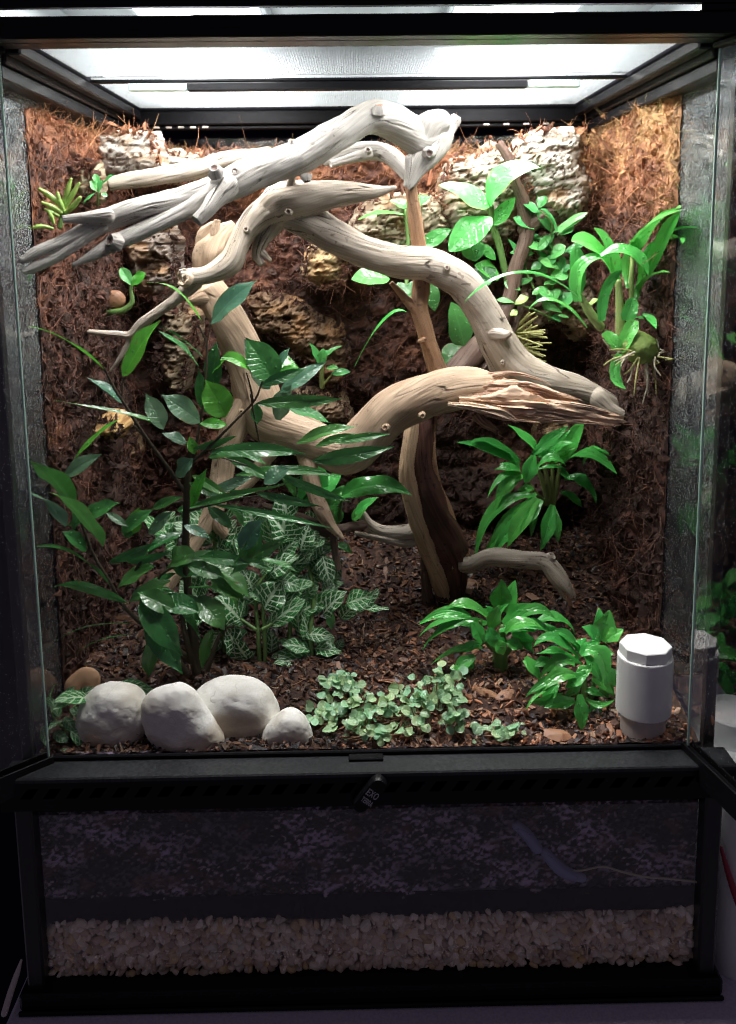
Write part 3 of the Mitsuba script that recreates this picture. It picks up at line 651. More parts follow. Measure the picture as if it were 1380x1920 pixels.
cork('cork_bark', (.2,[(-.2996,.5165),(-.2893,.5326),(-.2771,.5351),(-.2725,.5189),(-.2773,.5027),(-.294,.5002)]), .016, 239, (.30, .27, .19), (.010, .010), 'mossy bark knob beside the fleshy leaved tuft', dark=.8)
cork('cork_bark', (.375,[(.2103,.3256),(.2149,.4524),(.2547,.4585),(.2894,.4053),(.3044,.3515),(.278,.3247),(.2436,.3523)]), .018, 241, (.38, .30, .22), (.014, .012), 'cork bark hidden behind the small round leaved shrub', dark=.6)

CE = np.array(CE) + g.normal(0, .003, (len(CE), 3)); n = len(CE)
V, F, C = fibres(CE, np.tile((0, -1., 0), (n, 1)), g.uniform(.006, .020, n), g.uniform(.00022, .0005, n), np.clip(coir_cols(CE, .05) * g.uniform(.7, 2.2, (n, 1)), 0, .6), 23, lift=.6)
tag(obj('loose_fibre', ply((V, F), 'coir', smooth=True, color=C), 'coir_wall'), kind='stuff')
V, F, C = scatter(CE + (0, .004, 0), r2.uniform(.0015, .0045, n), np.clip(coir_cols(CE, -.05) * r2.uniform(.5, 1.5, (n, 1)), 0, .5), 77, np.tile((0, -1., 0), (n, 1)) + .5 * r2.normal(size=(n, 3)))
tag(obj('crumb', ply((V, F), 'coir', color=C), 'coir_wall'), kind='stuff')
# ------------------------------------------------------------------ driftwood
def spline(c, step):
    c = np.array(c, float); n = len(c)
    if n == 2:
        t = np.linspace(0, 1, max(3, int(np.linalg.norm(c[1, :3] - c[0, :3]) / step) + 1))[:, None]
        return c[0] * (1 - t) + c[1] * t
    pts = np.vstack([2 * c[0] - c[1], c, 2 * c[-1] - c[-2]]); pts[0, 3] = c[0, 3]; pts[-1, 3] = c[-1, 3]
    out = []
    for i in range(1, n):
        p0, p1, p2, p3 = pts[i - 1:i + 3]
        m = max(2, int(np.linalg.norm(p2[:3] - p1[:3]) / step))
        for t in np.linspace(0, 1, m, endpoint=False):
            out.append(.5 * (2 * p1 + (p2 - p0) * t + (2 * p0 - 5 * p1 + 4 * p2 - p3) * t * t + (3 * p1 - p0 - 3 * p2 + p3) * t ** 3))
    out.append(pts[-2]); out = np.array(out)
    out[:, 3] = np.maximum(out[:, 3], .15 * c[:, 3].min())
    return out
def limb(cps, seed, n=26, step=.0035, rough=.24, grain=.045, e0='round', e1='round', flat=1.0):
    s = spline(cps, step)
    # round or break the ends
    def ext(p, d, r, kind):
        if kind == 'round': return [np.append(p + d * r * q, r * math.sqrt(max(1 - q * q, 0)) + 1e-5) for q in (.35, .65, .88, .99)]
        if kind == 'broken': return [np.append(p + d * r * .10, r * .93), np.append(p + d * r * .02, r * .74), np.append(p - d * r * .25, r * .45), np.append(p - d * r * .35, 1e-5)]
        return []
    d0 = s[0, :3] - s[1, :3]; d0 /= np.linalg.norm(d0); d1 = s[-1, :3] - s[-2, :3]; d1 /= np.linalg.norm(d1)
    pre, post = ext(s[0, :3], d0, s[0, 3], e0)[::-1], ext(s[-1, :3], d1, s[-1, 3], e1)
    al = [s] if not len(pre) else [np.array(pre), s]
    if len(post): al.append(np.array(post))
    npre, npost = len(pre), len(post)
    body = s
    s = np.vstack(al)
    tb = np.gradient(body[:, :3], axis=0); tb /= np.linalg.norm(tb, axis=1, keepdims=True)
    tg = np.vstack([np.tile(tb[:1], (npre, 1)), tb, np.tile(tb[-1:], (npost, 1))])
    u = np.cross(tg[0], (.21, -.9, .36)); u /= np.linalg.norm(u)
    U = []
    for t in tg:
        u = u - t * (u @ t); u /= np.linalg.norm(u); U.append(u)
    U = np.array(U); W_ = np.cross(tg, U)
    arc = np.concatenate([[0], np.cumsum(np.linalg.norm(np.diff(s[:, :3], axis=0), axis=1))]) + seed * .37
    th = np.arange(n + 1) * 2 * PI / n
    A, TH = np.meshgrid(arc, th, indexing='ij')
    tw = TH + 2.2 * (A - A[0]) * 3
    q = np.stack([np.cos(tw) * 1.1 + seed * 7, np.sin(tw) * 1.1, A * 26], -1)
    q2 = np.stack([np.cos(tw) * 3.6 + seed, np.sin(tw) * 3.6, A * 14], -1)
    q3 = np.stack([np.cos(tw) * 9 + seed, np.sin(tw) * 9, A * 60], -1)
    k = 1 + rough * 2 * (nfbm(q, 3, 5) - .5) + grain * 2 * (nfbm(q2, 2, 9) - .5) + grain * .5 * (nnoise(q3, 12) - .5)
    rad = s[:, 3][:, None] * k
    jag = np.zeros_like(rad)
    if e1 == 'jag': jag[-3:] = (nnoise(np.stack([np.cos(TH[-3:]) * 2.5, np.sin(TH[-3:]) * 2.5, 0 * TH[-3:] + seed], -1), 4) - .3) * s[-3:, 3][:, None] * 2.5
    V = s[:, None, :3] + rad[..., None] * (np.cos(TH)[..., None] * U[:, None] * flat + np.sin(TH)[..., None] * W_[:, None]) + jag[..., None] * tg[:, None]
    uv = np.stack([(TH + 2.2 * (A - A[0]) * 3) / (2 * PI), A], -1)
    return V.reshape(-1, 3), grid_faces(len(s), n + 1)[:, ::-1], uv.reshape(-1, 2)
def join(ls):
    V, F, UV, n = [], [], [], 0
    for v, f, u in ls:
        V.append(v); F.append(f + n); UV.append(u); n += len(v)
    return np.vstack(V), np.vstack(F), np.vstack(UV)
def limbs(ls, mat):
    V, F, UV = join(ls)
    return ply((V, F), mat, smooth=True, uv=UV)
def broken_face(c, nrm, r, col, seed):
    """a rough, lighter broken end: a jagged disc bulging along nrm"""
    nrm = np.asarray(nrm, float); nrm /= np.linalg.norm(nrm)
    u = np.cross(nrm, (.3, .4, .8)); u /= np.linalg.norm(u); w = np.cross(nrm, u)
    V, F = [np.asarray(c) + nrm * r * .15], []
    gg = np.random.default_rng(seed)
    for ring, rr in ((1, .4), (2, .75), (3, 1.0), (4, 1.02)):
        for j in range(16):
            a = j * PI / 8
            hgt = gg.uniform(-.25, .35) * r * (ring < 4) - (ring == 4) * r * .7
            V.append(np.asarray(c) + u * math.cos(a) * rr * r + w * math.sin(a) * rr * r + nrm * hgt)
    for j in range(16):
        F.append((0, 1 + j, 1 + (j + 1) % 16))
        for ring in range(3):
            a, b = 1 + ring * 16 + j, 1 + ring * 16 + (j + 1) % 16
            F += [(a, a + 16, b + 16), (a, b + 16, b)]
    V = np.array(V)
    C = np.asarray(col) * np.random.default_rng(seed + 1).uniform(.6, 1.15, (len(V), 1))
    return ply((V, np.array(F)), 'wood_broken', color=C)
def knot(parent, at, r, mat='knot_dark', d=(0, -1, .2), out=.35, skin='wood_pale'):
    d = np.asarray(d, float); d /= np.linalg.norm(d); a = np.asarray(at); sd = int(abs(a[0]) * 9e3) % 97
    V, F, UV = limb([(*(a - d * r * 1.6), r * 1.9), (*(a - d * r * .5), r * 1.55), (*(a + d * r * out), r * 1.12)], sd, n=16, step=r * .3, e1='broken', e0='none', rough=.25, grain=.2)
    k = obj('knot', ply((V, F), skin, smooth=True, uv=UV), parent)
    V, F, UV = limb([(*(a - d * r * .2), r * .8), (*(a + d * r * out * 1.02), r * .78)], sd + 1, n=12, step=r * .3, e1='broken', e0='none', rough=.4, grain=.3)
    obj('heart', ply((V, F), mat, smooth=True, uv=UV), k)

# A: the big weathered branch along the top
A = thing('driftwood_branch', 'thick pale grey driftwood branch reaching along the top to a split tip at left', 'driftwood')
obj('wood', limbs([
    limb([(.0911,.235,.574,.0114),(.0835,.232,.5605,.0154),(.0676,.225,.5599,.0181),(.0473,.215,.57,.0184),(.0275,.205,.5786,.0182),(.008,.195,.5787,.0169),(-.0193,.18,.5625,.0161),(-.0406,.17,.5492,.0165),(-.0616,.16,.5377,.0164),(-.0873,.15,.5269,.0162),(-.1073,.14,.5198,.0155),(-.1269,.13,.5109,.0154),(-.1435,.12,.5031,.0137),(-.1748,.11,.4941,.0115),(-.2153,.09,.4842,.0108),(-.24,.08,.4737,.0097),(-.255,.072,.4657,.0072),(-.2715,.062,.4569,.0057),(-.2875,.052,.4498,.0052),(-.2985,.045,.4426,.0033)], 1, n=32),
    limb([(.0644,.22,.5594,.0146),(.0735,.222,.5738,.0157),(.0827,.224,.5783,.0135)], 2),
    limb([(.0793,.23,.5603,.0114),(.0929,.235,.5701,.0085),(.1034,.238,.5831,.0063)], 3, e1='broken'),
    limb([(.0821,.23,.5603,.0148),(.07,.22,.543,.0135),(.0594,.215,.5284,.0095),(.0513,.212,.5135,.0045)], 4, e1='jag'),
    limb([(.0527,.215,.5383,.0067),(.0514,.213,.5245,.0056),(.0479,.212,.5107,.0039)], 5, e1='broken'),
    limb([(-.1347,.12,.5079,.0122),(-.1501,.113,.4969,.0096),(-.1644,.106,.486,.0085),(-.1877,.096,.4743,.0079),(-.211,.088,.4638,.0079),(-.2279,.08,.4558,.0073),(-.2417,.072,.4469,.0053),(-.26,.064,.4378,.0019)], 6),
    limb([(-.1279,.118,.5078,.0121),(-.1368,.108,.4965,.009),(-.1445,.1,.4856,.007),(-.1537,.094,.4763,.0059)], 7, e1='broken'),
    limb([(-.2372,.078,.4712,.0068),(-.2548,.07,.4586,.0053),(-.274,.06,.4447,.0048),(-.2915,.05,.4358,.0042),(-.2979,.045,.4324,.0019)], 8),
    limb([(-.231,.075,.4807,.0072),(-.2479,.067,.4793,.0052),(-.2657,.06,.4779,.0033)], 9, e1='broken'),
], 'wood_grey'), A)
for (at_, r_, m_, d_) in (((-.1369,.105,.5237), .0052, 'knot_dark', (-.1, -.8, .6)), ((-.1201,.12,.5216), .0045, 'knot_dark', (0, -1, .5)),
                          ((.0197,.18,.5881), .0052, 'knot_red', (0, -.4, 1)), ((-.0684,.15,.5532), .0022, 'knot_red', (0, -.5, 1)), ((.0711,.2,.5439), .0046, 'knot_dark', (0, -1, -.1)),
                          ((-.2273,.071,.4582), .0062, 'knot_dark', (-.5, -.8, .35)), ((.1033,.237,.5841), .005, 'knot_red', (.5, -.2, .8)), ((-.0535,.148,.5147), .004, 'knot_dark', (.2, -.3, -1))):
    knot(A, at_, r_ * .8, m_, d_, skin='wood_grey')
# rear pale branches
F1 = thing('driftwood_branch', 'smooth pale branch end showing behind the thick grey branch at upper left', 'driftwood')
obj('wood', limbs([limb([(-.2601,.2,.5156,.0072),(-.2364,.205,.5199,.0089),(-.204,.21,.5253,.0095),(-.1713,.215,.5308,.009),(-.1438,.22,.5396,.009),(-.0996,.23,.5466,.0085)], 11, e0='broken')], 'wood_pale'), F1)
F2 = thing('driftwood_branch', 'bleached forked branch behind the thick grey branch at upper centre', 'driftwood')
obj('wood', limbs([limb([(-.0376,.275,.5423,.0048),(-.0208,.275,.5497,.0077),(.003,.275,.5541,.0095),(.0238,.275,.5527,.0095),(.0396,.27,.5429,.0095),(.0525,.26,.5259,.0076)], 12), limb([(.0088,.27,.5501,.0071),(-.0119,.265,.5441,.0053),(-.0325,.26,.5382,.0041)], 13, e1='broken')], 'wood_grey'), F2)
knot(F2, (.0087,.258,.553), .0024, skin='wood_grey')
# S: orange brown stick
S_ = thing('stick', 'slender orange brown upright stick hanging from the thick grey branch', 'stick')
obj('wood', limbs([
    limb([(.0536,.222,.5195,.0062),(.0543,.224,.5057,.0068),(.0591,.23,.4721,.0081),(.0634,.235,.4377,.0081),(.0655,.24,.4026,.0094),(.0631,.24,.382,.0094),(.0697,.242,.3551,.0089),(.0788,.245,.3246,.0102),(.0877,.25,.2964,.0121),(.0846,.255,.2679,.0122)], 14),
    limb([(.0664,.238,.3733,.0065),(.0534,.236,.3842,.0053),(.0416,.234,.3985,.0041),(.0317,.232,.4092,.0029)], 15, e1='broken'), limb([(.0713,.24,.3457,.0047),(.0633,.228,.3449,.0029)], 16)], 'wood_orange'), S_)
knot(S_, (.084,.236,.315), .0026, 'knot_red', skin='wood_orange')
# E: dark rear branch
E_ = thing('driftwood_branch', 'dark brown branch rising behind the glossy leaves to the upper right', 'driftwood')
obj('wood', limbs([
    limb([(.1634,.33,.5659,.005),(.1762,.33,.5463,.0063),(.1847,.33,.5185,.0069),(.196,.33,.4873,.0095),(.1983,.33,.4591,.0095),(.1852,.325,.4215,.0083),(.1765,.32,.3838,.0089),(.1562,.31,.3468,.0127),(.1259,.295,.3159,.0151),(.0962,.28,.2883,.0162)], 17, e0='broken'),
    limb([(.1963,.33,.4642,.0089),(.2133,.33,.479,.0089),(.2383,.335,.4901,.0076),(.2617,.34,.4994,.0057),(.2813,.35,.5103,.0039)], 18),
    limb([(.1975,.33,.3861,.0045),(.1802,.32,.3454,.0045),(.1589,.305,.3186,.0051),(.1317,.29,.2957,.0056)], 19),
], 'wood_dark'), E_)
# B: knotted branch
B_ = thing('driftwood_branch', 'pale knotted driftwood with a burl in the middle, its arm sweeping down to the right', 'driftwood')
obj('wood', limbs([
    limb([(-.0984,.2,.4888,.0144),(-.0812,.195,.4961,.0204),(-.0588,.19,.4989,.0198),(-.0368,.19,.5019,.0154),(-.0148,.188,.5037,.012),(.0125,.186,.5044,.0071),(.0343,.184,.5084,.0022)], 20, n=32),
    limb([(-.0821,.205,.4899,.019),(-.0573,.205,.4775,.019),(-.0325,.208,.4617,.0186),(.0011,.212,.4446,.017),(.0353,.218,.4339,.0171),(.0731,.225,.4275,.0179),(.1084,.23,.4096,.0192),(.1327,.235,.3757,.0194),(.1515,.24,.3393,.0214),(.1707,.245,.3113,.024),(.2051,.25,.2942,.0205),(.243,.255,.283,.0164),(.2758,.262,.2688,.0135),(.2996,.268,.2573,.008),(.3174,.272,.2613,.0031)], 21, n=36, rough=.12),
    limb([(-.0845,.2,.4925,.02),(-.1041,.2,.4834,.0156),(-.1198,.197,.4682,.0122),(-.1293,.193,.4508,.0122),(-.1386,.188,.4329,.0138),(-.159,.182,.4224,.0094),(-.1772,.176,.4202,.0087),(-.1858,.172,.4194,.0082)], 22, e1='broken'),
    limb([(-.0926,.205,.4735,.0123),(-.1043,.205,.457,.0084),(-.1103,.205,.4415,.0062),(-.1048,.203,.4315,.0039)], 23, e1='broken'),
    limb([(-.1067,.204,.4459,.0045),(-.0968,.203,.4358,.0022)], 231),
    limb([(-.1744,.19,.4151,.0083),(-.1927,.195,.3994,.0067),(-.214,.2,.3847,.0056),(-.2355,.205,.3698,.0057),(-.2479,.207,.3583,.0051),(-.2629,.21,.3593,.0034),(-.2929,.212,.3612,.0029)], 24),
    limb([(-.2438,.207,.3617,.004),(-.2531,.209,.3455,.0034),(-.2632,.21,.3311,.0023),(-.273,.212,.3193,.0012)], 25),
    limb([(.1427,.222,.3533,.0076),(.155,.215,.3522,.0052),(.1602,.212,.3559,.0029)], 26, e1='broken'),
    limb([(-.0748,.185,.501,.006),(-.0715,.18,.513,.0049),(-.0701,.178,.5208,.0038)], 27, e1='broken'), limb([(-.0858,.185,.499,.0044),(-.0873,.18,.5095,.0032)], 28, e1='broken'),
    limb([(.2663,.25,.2737,.0133),(.2777,.246,.2619,.0109),(.2895,.244,.256,.0073)], 29, e1='jag'),
], 'wood_pale'), B_)
for (at_, r_, d_) in (((-.0743,.172,.4851), .0045, (0, -1, .1)), ((-.1187,.183,.4681), .0042, (-.1, -1, .3)), ((-.1304,.182,.4564), .0022, (-.1, -1, .3)), ((.0902,.206,.4257), .004, (0, -1, .5)), ((.152,.216,.3217), .003, (-.2, -1, .1))):
    knot(B_, at_, r_ * .55, 'knot_dark', d_, .2)
obj('broken_end', broken_face((-.1823,.168,.4201), (-.6, -.75, .35), .0088, (.60, .47, .35), 31), B_)
# slab behind the knotted branch
SL = thing('driftwood_stump', 'light brown broken stump behind the knotted branch with a small stub on top', 'driftwood')
obj('wood', limbs([limb([(-.1403,.262,.4735,.0071),(-.1522,.26,.4631,.0154),(-.1617,.26,.4468,.0214),(-.1686,.262,.4279,.0203),(-.1716,.265,.41,.0156)], 32, n=36, rough=.38, grain=.14, e0='broken'), limb([(-.1785,.258,.4458,.0083),(-.173,.257,.4633,.0089),(-.1642,.256,.4725,.0053)], 34, rough=.3), limb([(-.1613,.25,.4632,.0053),(-.1592,.25,.4724,.0047),(-.1578,.25,.4793,.0035)], 33, e1='broken')], 'wood_tan'), SL)
# C: tan trunk
C_ = thing('driftwood', 'heavy tan driftwood trunk bending across the middle to a shattered right end', 'driftwood')
obj('wood', limbs([
    limb([(-.167,.235,.4057,.0175),(-.156,.235,.3869,.0193),(-.1449,.234,.3664,.0205),(-.1349,.232,.3441,.0217),(-.1272,.23,.3205,.0229),(-.1182,.225,.2914,.0253),(-.1067,.22,.2641,.0264),(-.0774,.215,.2492,.0234),(-.0425,.21,.2331,.0234),(-.0162,.205,.2267,.0245),(.0073,.2,.2513,.0243),(.0304,.197,.2727,.0241),(.0619,.195,.2884,.024),(.0934,.195,.2966,.024),(.1251,.197,.2958,.0218),(.1544,.2,.2902,.015)], 34, n=36, rough=.12, e0='broken'),
    limb([(-.1647,.23,.399,.0128),(-.1755,.225,.3977,.0104),(-.1826,.222,.3952,.0075)], 35),
    limb([(-.1242,.222,.2772,.02),(-.1416,.215,.2549,.0164),(-.1512,.21,.2263,.0129),(-.1568,.205,.1977,.0123),(-.1625,.198,.1727,.0111),(-.1736,.19,.1513,.0098),(-.1863,.182,.1332,.0086),(-.2004,.17,.1109,.008),(-.2124,.16,.0912,.0074)], 36),
    limb([(-.0947,.21,.2434,.0128),(-.1095,.205,.2209,.0087),(-.1215,.203,.2007,.0064),(-.1391,.2,.1838,.0052)], 37),
    limb([(-.1649,.196,.1764,.007),(-.158,.19,.1511,.0081),(-.1506,.188,.1396,.0052)], 38, e1='broken'),
    limb([(-.0632,.212,.2245,.0117),(-.06,.2,.2095,.0093),(-.0545,.195,.1839,.0087),(-.0461,.192,.1637,.0087),(-.0376,.19,.1491,.0064),(-.0261,.188,.1369,.0023)], 39, e1='jag'),
], 'wood_tan'), C_)
for (at_, r_, d_) in (((.022,.172,.2606), .0048, (-.2, -1, .1)), ((.0611,.17,.2731), .0042, (0, -1, -.1)), ((-.1491,.215,.3694), .0025, (0, -1, .2)), ((-.1315,.196,.2752), .003, (0, -1, .1)), ((-.1383,.216,.3547), .0016, (0, -1, .2))):
    knot(C_, at_, r_ * .55, 'knot_dark' if r_ < .004 else 'knot_red', d_, .2, 'wood_tan')
# shattered splinters at the right end of the trunk
def splinter(c, seed, wz, wy, tone):
    s = spline(c, .0016); nn = len(s)
    tg = np.gradient(s[:, :3], axis=0); tg /= np.linalg.norm(tg, axis=1, keepdims=True)
    dn = np.cross(tg, (0, 1, 0)); dn /= np.linalg.norm(dn, axis=1, keepdims=True)
    if dn[0, 2] < 0: dn = -dn
    m = 44; a = np.linspace(0, 2 * PI, m)
    AA, TT = np.meshgrid(np.arange(nn), a, indexing='ij')
    ridge = nfbm(np.stack([np.cos(TT) * 3.2 + seed, np.sin(TT) * 3.2, AA * .03], -1), 3, seed) - .5
    fine = np.abs(nfbm(np.stack([np.cos(TT) * 11 + seed, np.sin(TT) * 11, AA * .035], -1), 3, seed + 4) - .5)
    step_ = np.floor(nfbm(np.stack([np.cos(TT) * 4 + seed, np.sin(TT) * 4, AA * .06], -1), 2, seed + 6) * 6) / 6
    k = .95 + 1.0 * ridge - 1.5 * fine + .7 * (step_ - .4)
    top = (nnoise(np.stack([np.cos(TT) * 2 + seed, np.sin(TT) * 2, 0 * TT], -1), 3) - .5)
    V = s[:, None, :3] + (s[:, 3][:, None] * k * np.cos(TT) * wy)[..., None] * np.array([0, -1, 0]) + (s[:, 3][:, None] * k * np.sin(TT) * wz)[..., None] * dn[:, None]
    V += (top * s[:, 3].max() * 1.6 * (AA / nn) ** 3)[..., None] * tg[:, None]
    st = nfbm(np.stack([np.cos(TT) * 9 + seed, np.sin(TT) * 9, AA * .03], -1), 3, seed + 2) - .6 * fine + .1
    C = lerp3(np.array(tone) * .42, np.array(tone) * 1.15, sstep(.36, .60, st.ravel()))
    return V.reshape(-1, 3), grid_faces(nn, m), C
for c, sd, wz, wy, tone in (([(.0993,.172,.288,.0078),(.1323,.168,.2855,.0122),(.1683,.166,.2825,.0145),(.2046,.166,.2775,.0122),(.2383,.166,.2713,.0089),(.2653,.166,.2664,.0061)], 41, .95, .8, (.60, .42, .30)),
                            ([(.1065,.185,.2936,.0068),(.1397,.18,.2974,.0113),(.1735,.18,.2952,.0107),(.2019,.18,.2897,.0073),(.2246,.18,.2848,.0028)], 43, .9, .8, (.52, .35, .25)),
                            ([(.0874,.165,.2867,.0028),(.1146,.16,.2833,.0055),(.142,.158,.2771,.0061),(.1574,.157,.2687,.0028)], 47, .8, .8, (.62, .47, .34)),
                            ([(.1241,.19,.3028,.0045),(.1408,.188,.3104,.0045),(.1521,.188,.3131,.0023)], 53, .9, 1.0, (.50, .34, .24)),
                            ([(.1113,.178,.2925,.0056),(.1385,.172,.2932,.0078),(.1602,.168,.2902,.0072),(.1821,.166,.288,.0033)], 61, .6, .8, (.30, .18, .125)),
                            ([(.1399,.182,.3028,.0045),(.1702,.178,.303,.0062),(.2009,.176,.2938,.0045),(.2208,.176,.2879,.0017)], 62, .6, .9, (.58, .40, .29)),
                            ([(.1482,.162,.2757,.0039),(.1868,.16,.2699,.005),(.2257,.16,.267,.0044),(.2599,.162,.2622,.0022)], 63, .6, .8, (.56, .38, .27)),
                            ([(.1763,.165,.2882,.0033),(.2091,.162,.2855,.005),(.2342,.162,.2812,.0044),(.2544,.164,.276,.0017)], 64, .6, .8, (.62, .45, .33)),
                            ([(.115,.163,.2793,.0022),(.1365,.158,.2733,.0033),(.1611,.156,.2699,.0028),(.1805,.156,.2674,.0011)], 65, .6, .8, (.50, .33, .23)),
                            ([(.1325,.19,.3142,.0017),(.1577,.188,.3142,.004),(.1801,.186,.3096,.0028),(.1968,.184,.3028,.0011)], 66, .6, .8, (.46, .31, .22)),
                            ([(.1166,.175,.2735,.0067),(.1247,.172,.2649,.0067),(.1377,.172,.2567,.0039)], 59, .8, .7, (.32, .20, .13))):
    V, F, C = splinter(c, sd, wz, wy, tone)
    obj('splinter', ply((V, F), 'wood_broken', smooth=40 if False else True, color=np.clip(C, .01, .8)), C_)
# G: small dark root and hanging twig
G_ = thing('root_branch', 'dark wet root with a cut twig hanging from it, in front of the veined plant', 'driftwood')
obj('wood', limbs([limb([(-.1121,.215,.1649,.003),(-.0855,.213,.1564,.0053),(-.0589,.21,.1447,.0071),(-.043,.207,.1368,.0071)], 61), limb([(-.0368,.2,.1427,.0041),(-.0336,.197,.1193,.0041),(-.0304,.195,.0966,.0041)], 62, e1='broken'), limb([(-.043,.207,.1356,.0053),(-.0206,.215,.1375,.0054),(-.0026,.225,.1369,.0054)], 63)], 'wood_dark'), G_)
# D: hollow dark trunk
D_ = thing('driftwood', 'twisted upright trunk with dark red heartwood between two pale strips, rooted in the bark litter', 'driftwood')
k = obj('pale_strip', limbs([limb([(.0619,.262,.2762,.0086),(.0566,.258,.2428,.0092),(.0521,.256,.2182,.0086),(.0495,.255,.1933,.0092),(.0524,.255,.1678,.0105),(.0611,.257,.135,.0112),(.0727,.262,.1006,.0119),(.086,.27,.0644,.0121),(.0947,.28,.0334,.011),(.0996,.29,.0017,.0105)], 64),
                             limb([(.0512,.252,.2161,.0031),(.0443,.25,.1884,.0037),(.0484,.25,.1598,.0037),(.0583,.252,.127,.0037),(.0692,.258,.0988,.0031),(.0807,.268,.0586,.0025)], 65)], 'wood_strip'), D_)
obj('heartwood', limbs([limb([(.0716,.268,.2719,.0135),(.0698,.263,.2226,.0136),(.0702,.261,.185,.0155),(.0802,.262,.146,.0181),(.0932,.266,.112,.0195),(.104,.272,.0767,.0184),(.1078,.282,.0391,.0142),(.1103,.292,.0006,.0124)], 66, rough=.2, grain=.3)], 'wood_heart'), D_)
obj('pale_strip', limbs([limb([(.084,.262,.2666,.0031),(.0801,.26,.2357,.0031),(.0799,.258,.2047,.0037),(.0863,.26,.1722,.0043),(.0966,.263,.1422,.0062),(.1058,.266,.1118,.0069),(.1143,.268,.0912,.0063),(.1214,.268,.0779,.0057)], 67)], 'wood_orange'), D_)
obj('side_branch', limbs([limb([(.1083,.27,.074,.014),(.1263,.262,.0747,.0107),(.1441,.255,.0856,.01),(.1618,.248,.0872,.0106),(.1852,.24,.0872,.0099),(.2066,.233,.0869,.0104),(.2181,.228,.0751,.011),(.227,.223,.0622,.0091),(.2327,.22,.0506,.0049)], 68, e1='jag'), limb([(.2083,.232,.0885,.0074),(.214,.228,.0963,.0049)], 69, e1='broken')], 'wood_pale'), D_)
obj('root', limbs([limb([(.0727,.262,.1235,.0094),(.0508,.262,.1154,.0088),(.0226,.262,.1158,.0081),(.0051,.262,.1246,.0075),(-.0034,.262,.1396,.005)], 70, e1='broken'), limb([(.0664,.262,.106,.0056),(.0473,.258,.1038,.005),(.0192,.255,.1105,.0037),(-.01,.253,.1181,.0025)], 71)], 'wood_pale'), D_)
obj('root', limbs([limb([(.0732,.268,.0919,.0063),(.0721,.272,.0572,.0057),(.0771,.278,.0074,.0077)], 72), limb([(.0695,.262,.0645,.0032),(.0704,.266,.0329,.0038),(.0732,.27,.0055,.0045)], 73)], 'wood_dark'), D_)
obj('splinter', ply((*splinter([(.2217,.222,.071,.0061),(.2287,.219,.0549,.0049),(.2335,.217,.039,.0024)], 75, .8, .8, (.5, .3, .2))[:2],), 'knot_red', smooth=True), D_)

# ------------------------------------------------------------------ leaves and stems
NV = np.array((0, -.62, .78))
LEAFNO = [0]
def profile(kind, t):
    if kind == 'ficus': return np.sin(PI * t ** .85) ** .8 * (1 - .55 * sstep(.72, 1, t)) * np.where(t > .93, .35, 1)
    if kind == 'ovate': return np.sin(PI * np.clip(t, 0, 1) ** .8) ** .75
    if kind == 'round': return np.sqrt(np.clip(1 - (2 * t - 1) ** 2, 0, 1)) ** .9
    if kind == 'strap': return np.minimum(1, .55 + 2.2 * t) * np.clip((1 - t) * 4.2, 0, 1) ** .6 * (1 - .12 * t)
    if kind == 'lance': return np.minimum(1, .35 + 1.6 * t) * np.clip((1 - t) * 1.9, 0, 1) ** .75
    if kind == 'obovate': return np.sin(PI * t ** 1.35) ** .7
    return np.sin(PI * t)
def leaf_mesh(row, kind, fold=.25, cup=.0, wave=.06, nu=7, nv=13, droop=0.):
    b, t = np.array(row[0:3]), np.array(row[3:6]); hw, arch, roll = row[6:9]
    ax = t - b; ln = np.linalg.norm(ax); ax /= ln
    n0 = NV - ax * (NV @ ax)
    if np.linalg.norm(n0) < .25: n0 = np.array((0, .2, 1.0)) - ax * (np.array((0, .2, 1.0)) @ ax)
    n0 /= np.linalg.norm(n0)
    sd = np.cross(ax, n0)
    a = math.radians(roll)
    n1, s1 = n0 * math.cos(a) + sd * math.sin(a), sd * math.cos(a) - n0 * math.sin(a)
    T_ = np.linspace(0, 1, nv)
    if len(row) > 9:
        m = np.array(row[9:12]); c = 2 * m - .5 * (b + t)
        P_ = ((1 - T_) ** 2)[:, None] * b + (2 * T_ * (1 - T_))[:, None] * c + (T_ ** 2)[:, None] * t
    else:
        bow = (4 * T_ * (1 - T_)) * (1 + .5 * (T_ - .5))
        P_ = b + np.outer(T_ * ln, ax) + np.outer(bow * arch * ln, n1)
    tg = np.gradient(P_, axis=0); tg /= np.linalg.norm(tg, axis=1, keepdims=True)
    sd_ = (b[0] * 913 + b[2] * 577 + t[0] * 331) * 10
    tw = np.radians(34) * math.sin(sd_ * 1.7) * (T_ - .25)
    ss = s1[None] * np.cos(tw)[:, None] + n1[None] * np.sin(tw)[:, None]
    sv = ss - tg * (tg * ss).sum(1)[:, None]; sv /= np.linalg.norm(sv, axis=1, keepdims=True)
    nn = np.cross(sv, tg)
    if nn[len(nn) // 2] @ n1 < 0: nn = -nn
    w = profile(kind, np.clip(T_, .004, .996)) * hw
    u = np.linspace(-1, 1, nu)
    wave = wave * 1.5
    wv = wave * hw * np.sin(T_ * 9 + sd_)[:, None] * u[None] ** 2 + wave * hw * .8 * np.sin(T_ * 14 + 2 * sd_)[:, None] * u[None] * np.abs(u[None])
    off = np.abs(u)[None] * w[:, None] * fold + cup * (u[None] ** 2) * w[:, None] + wv
    V = P_[:, None] + (u[None, :, None] * w[:, None, None]) * sv[:, None] * math.cos(math.atan(fold)) + off[..., None] * nn[:, None]
    LEAFNO[0] += 1
    uv = np.stack(np.broadcast_arrays(u[None] * .499 + .5 + LEAFNO[0], T_[:, None]), -1).reshape(-1, 2)
    return V.reshape(-1, 3), grid_faces(nv, nu), uv
LEAVES = {}
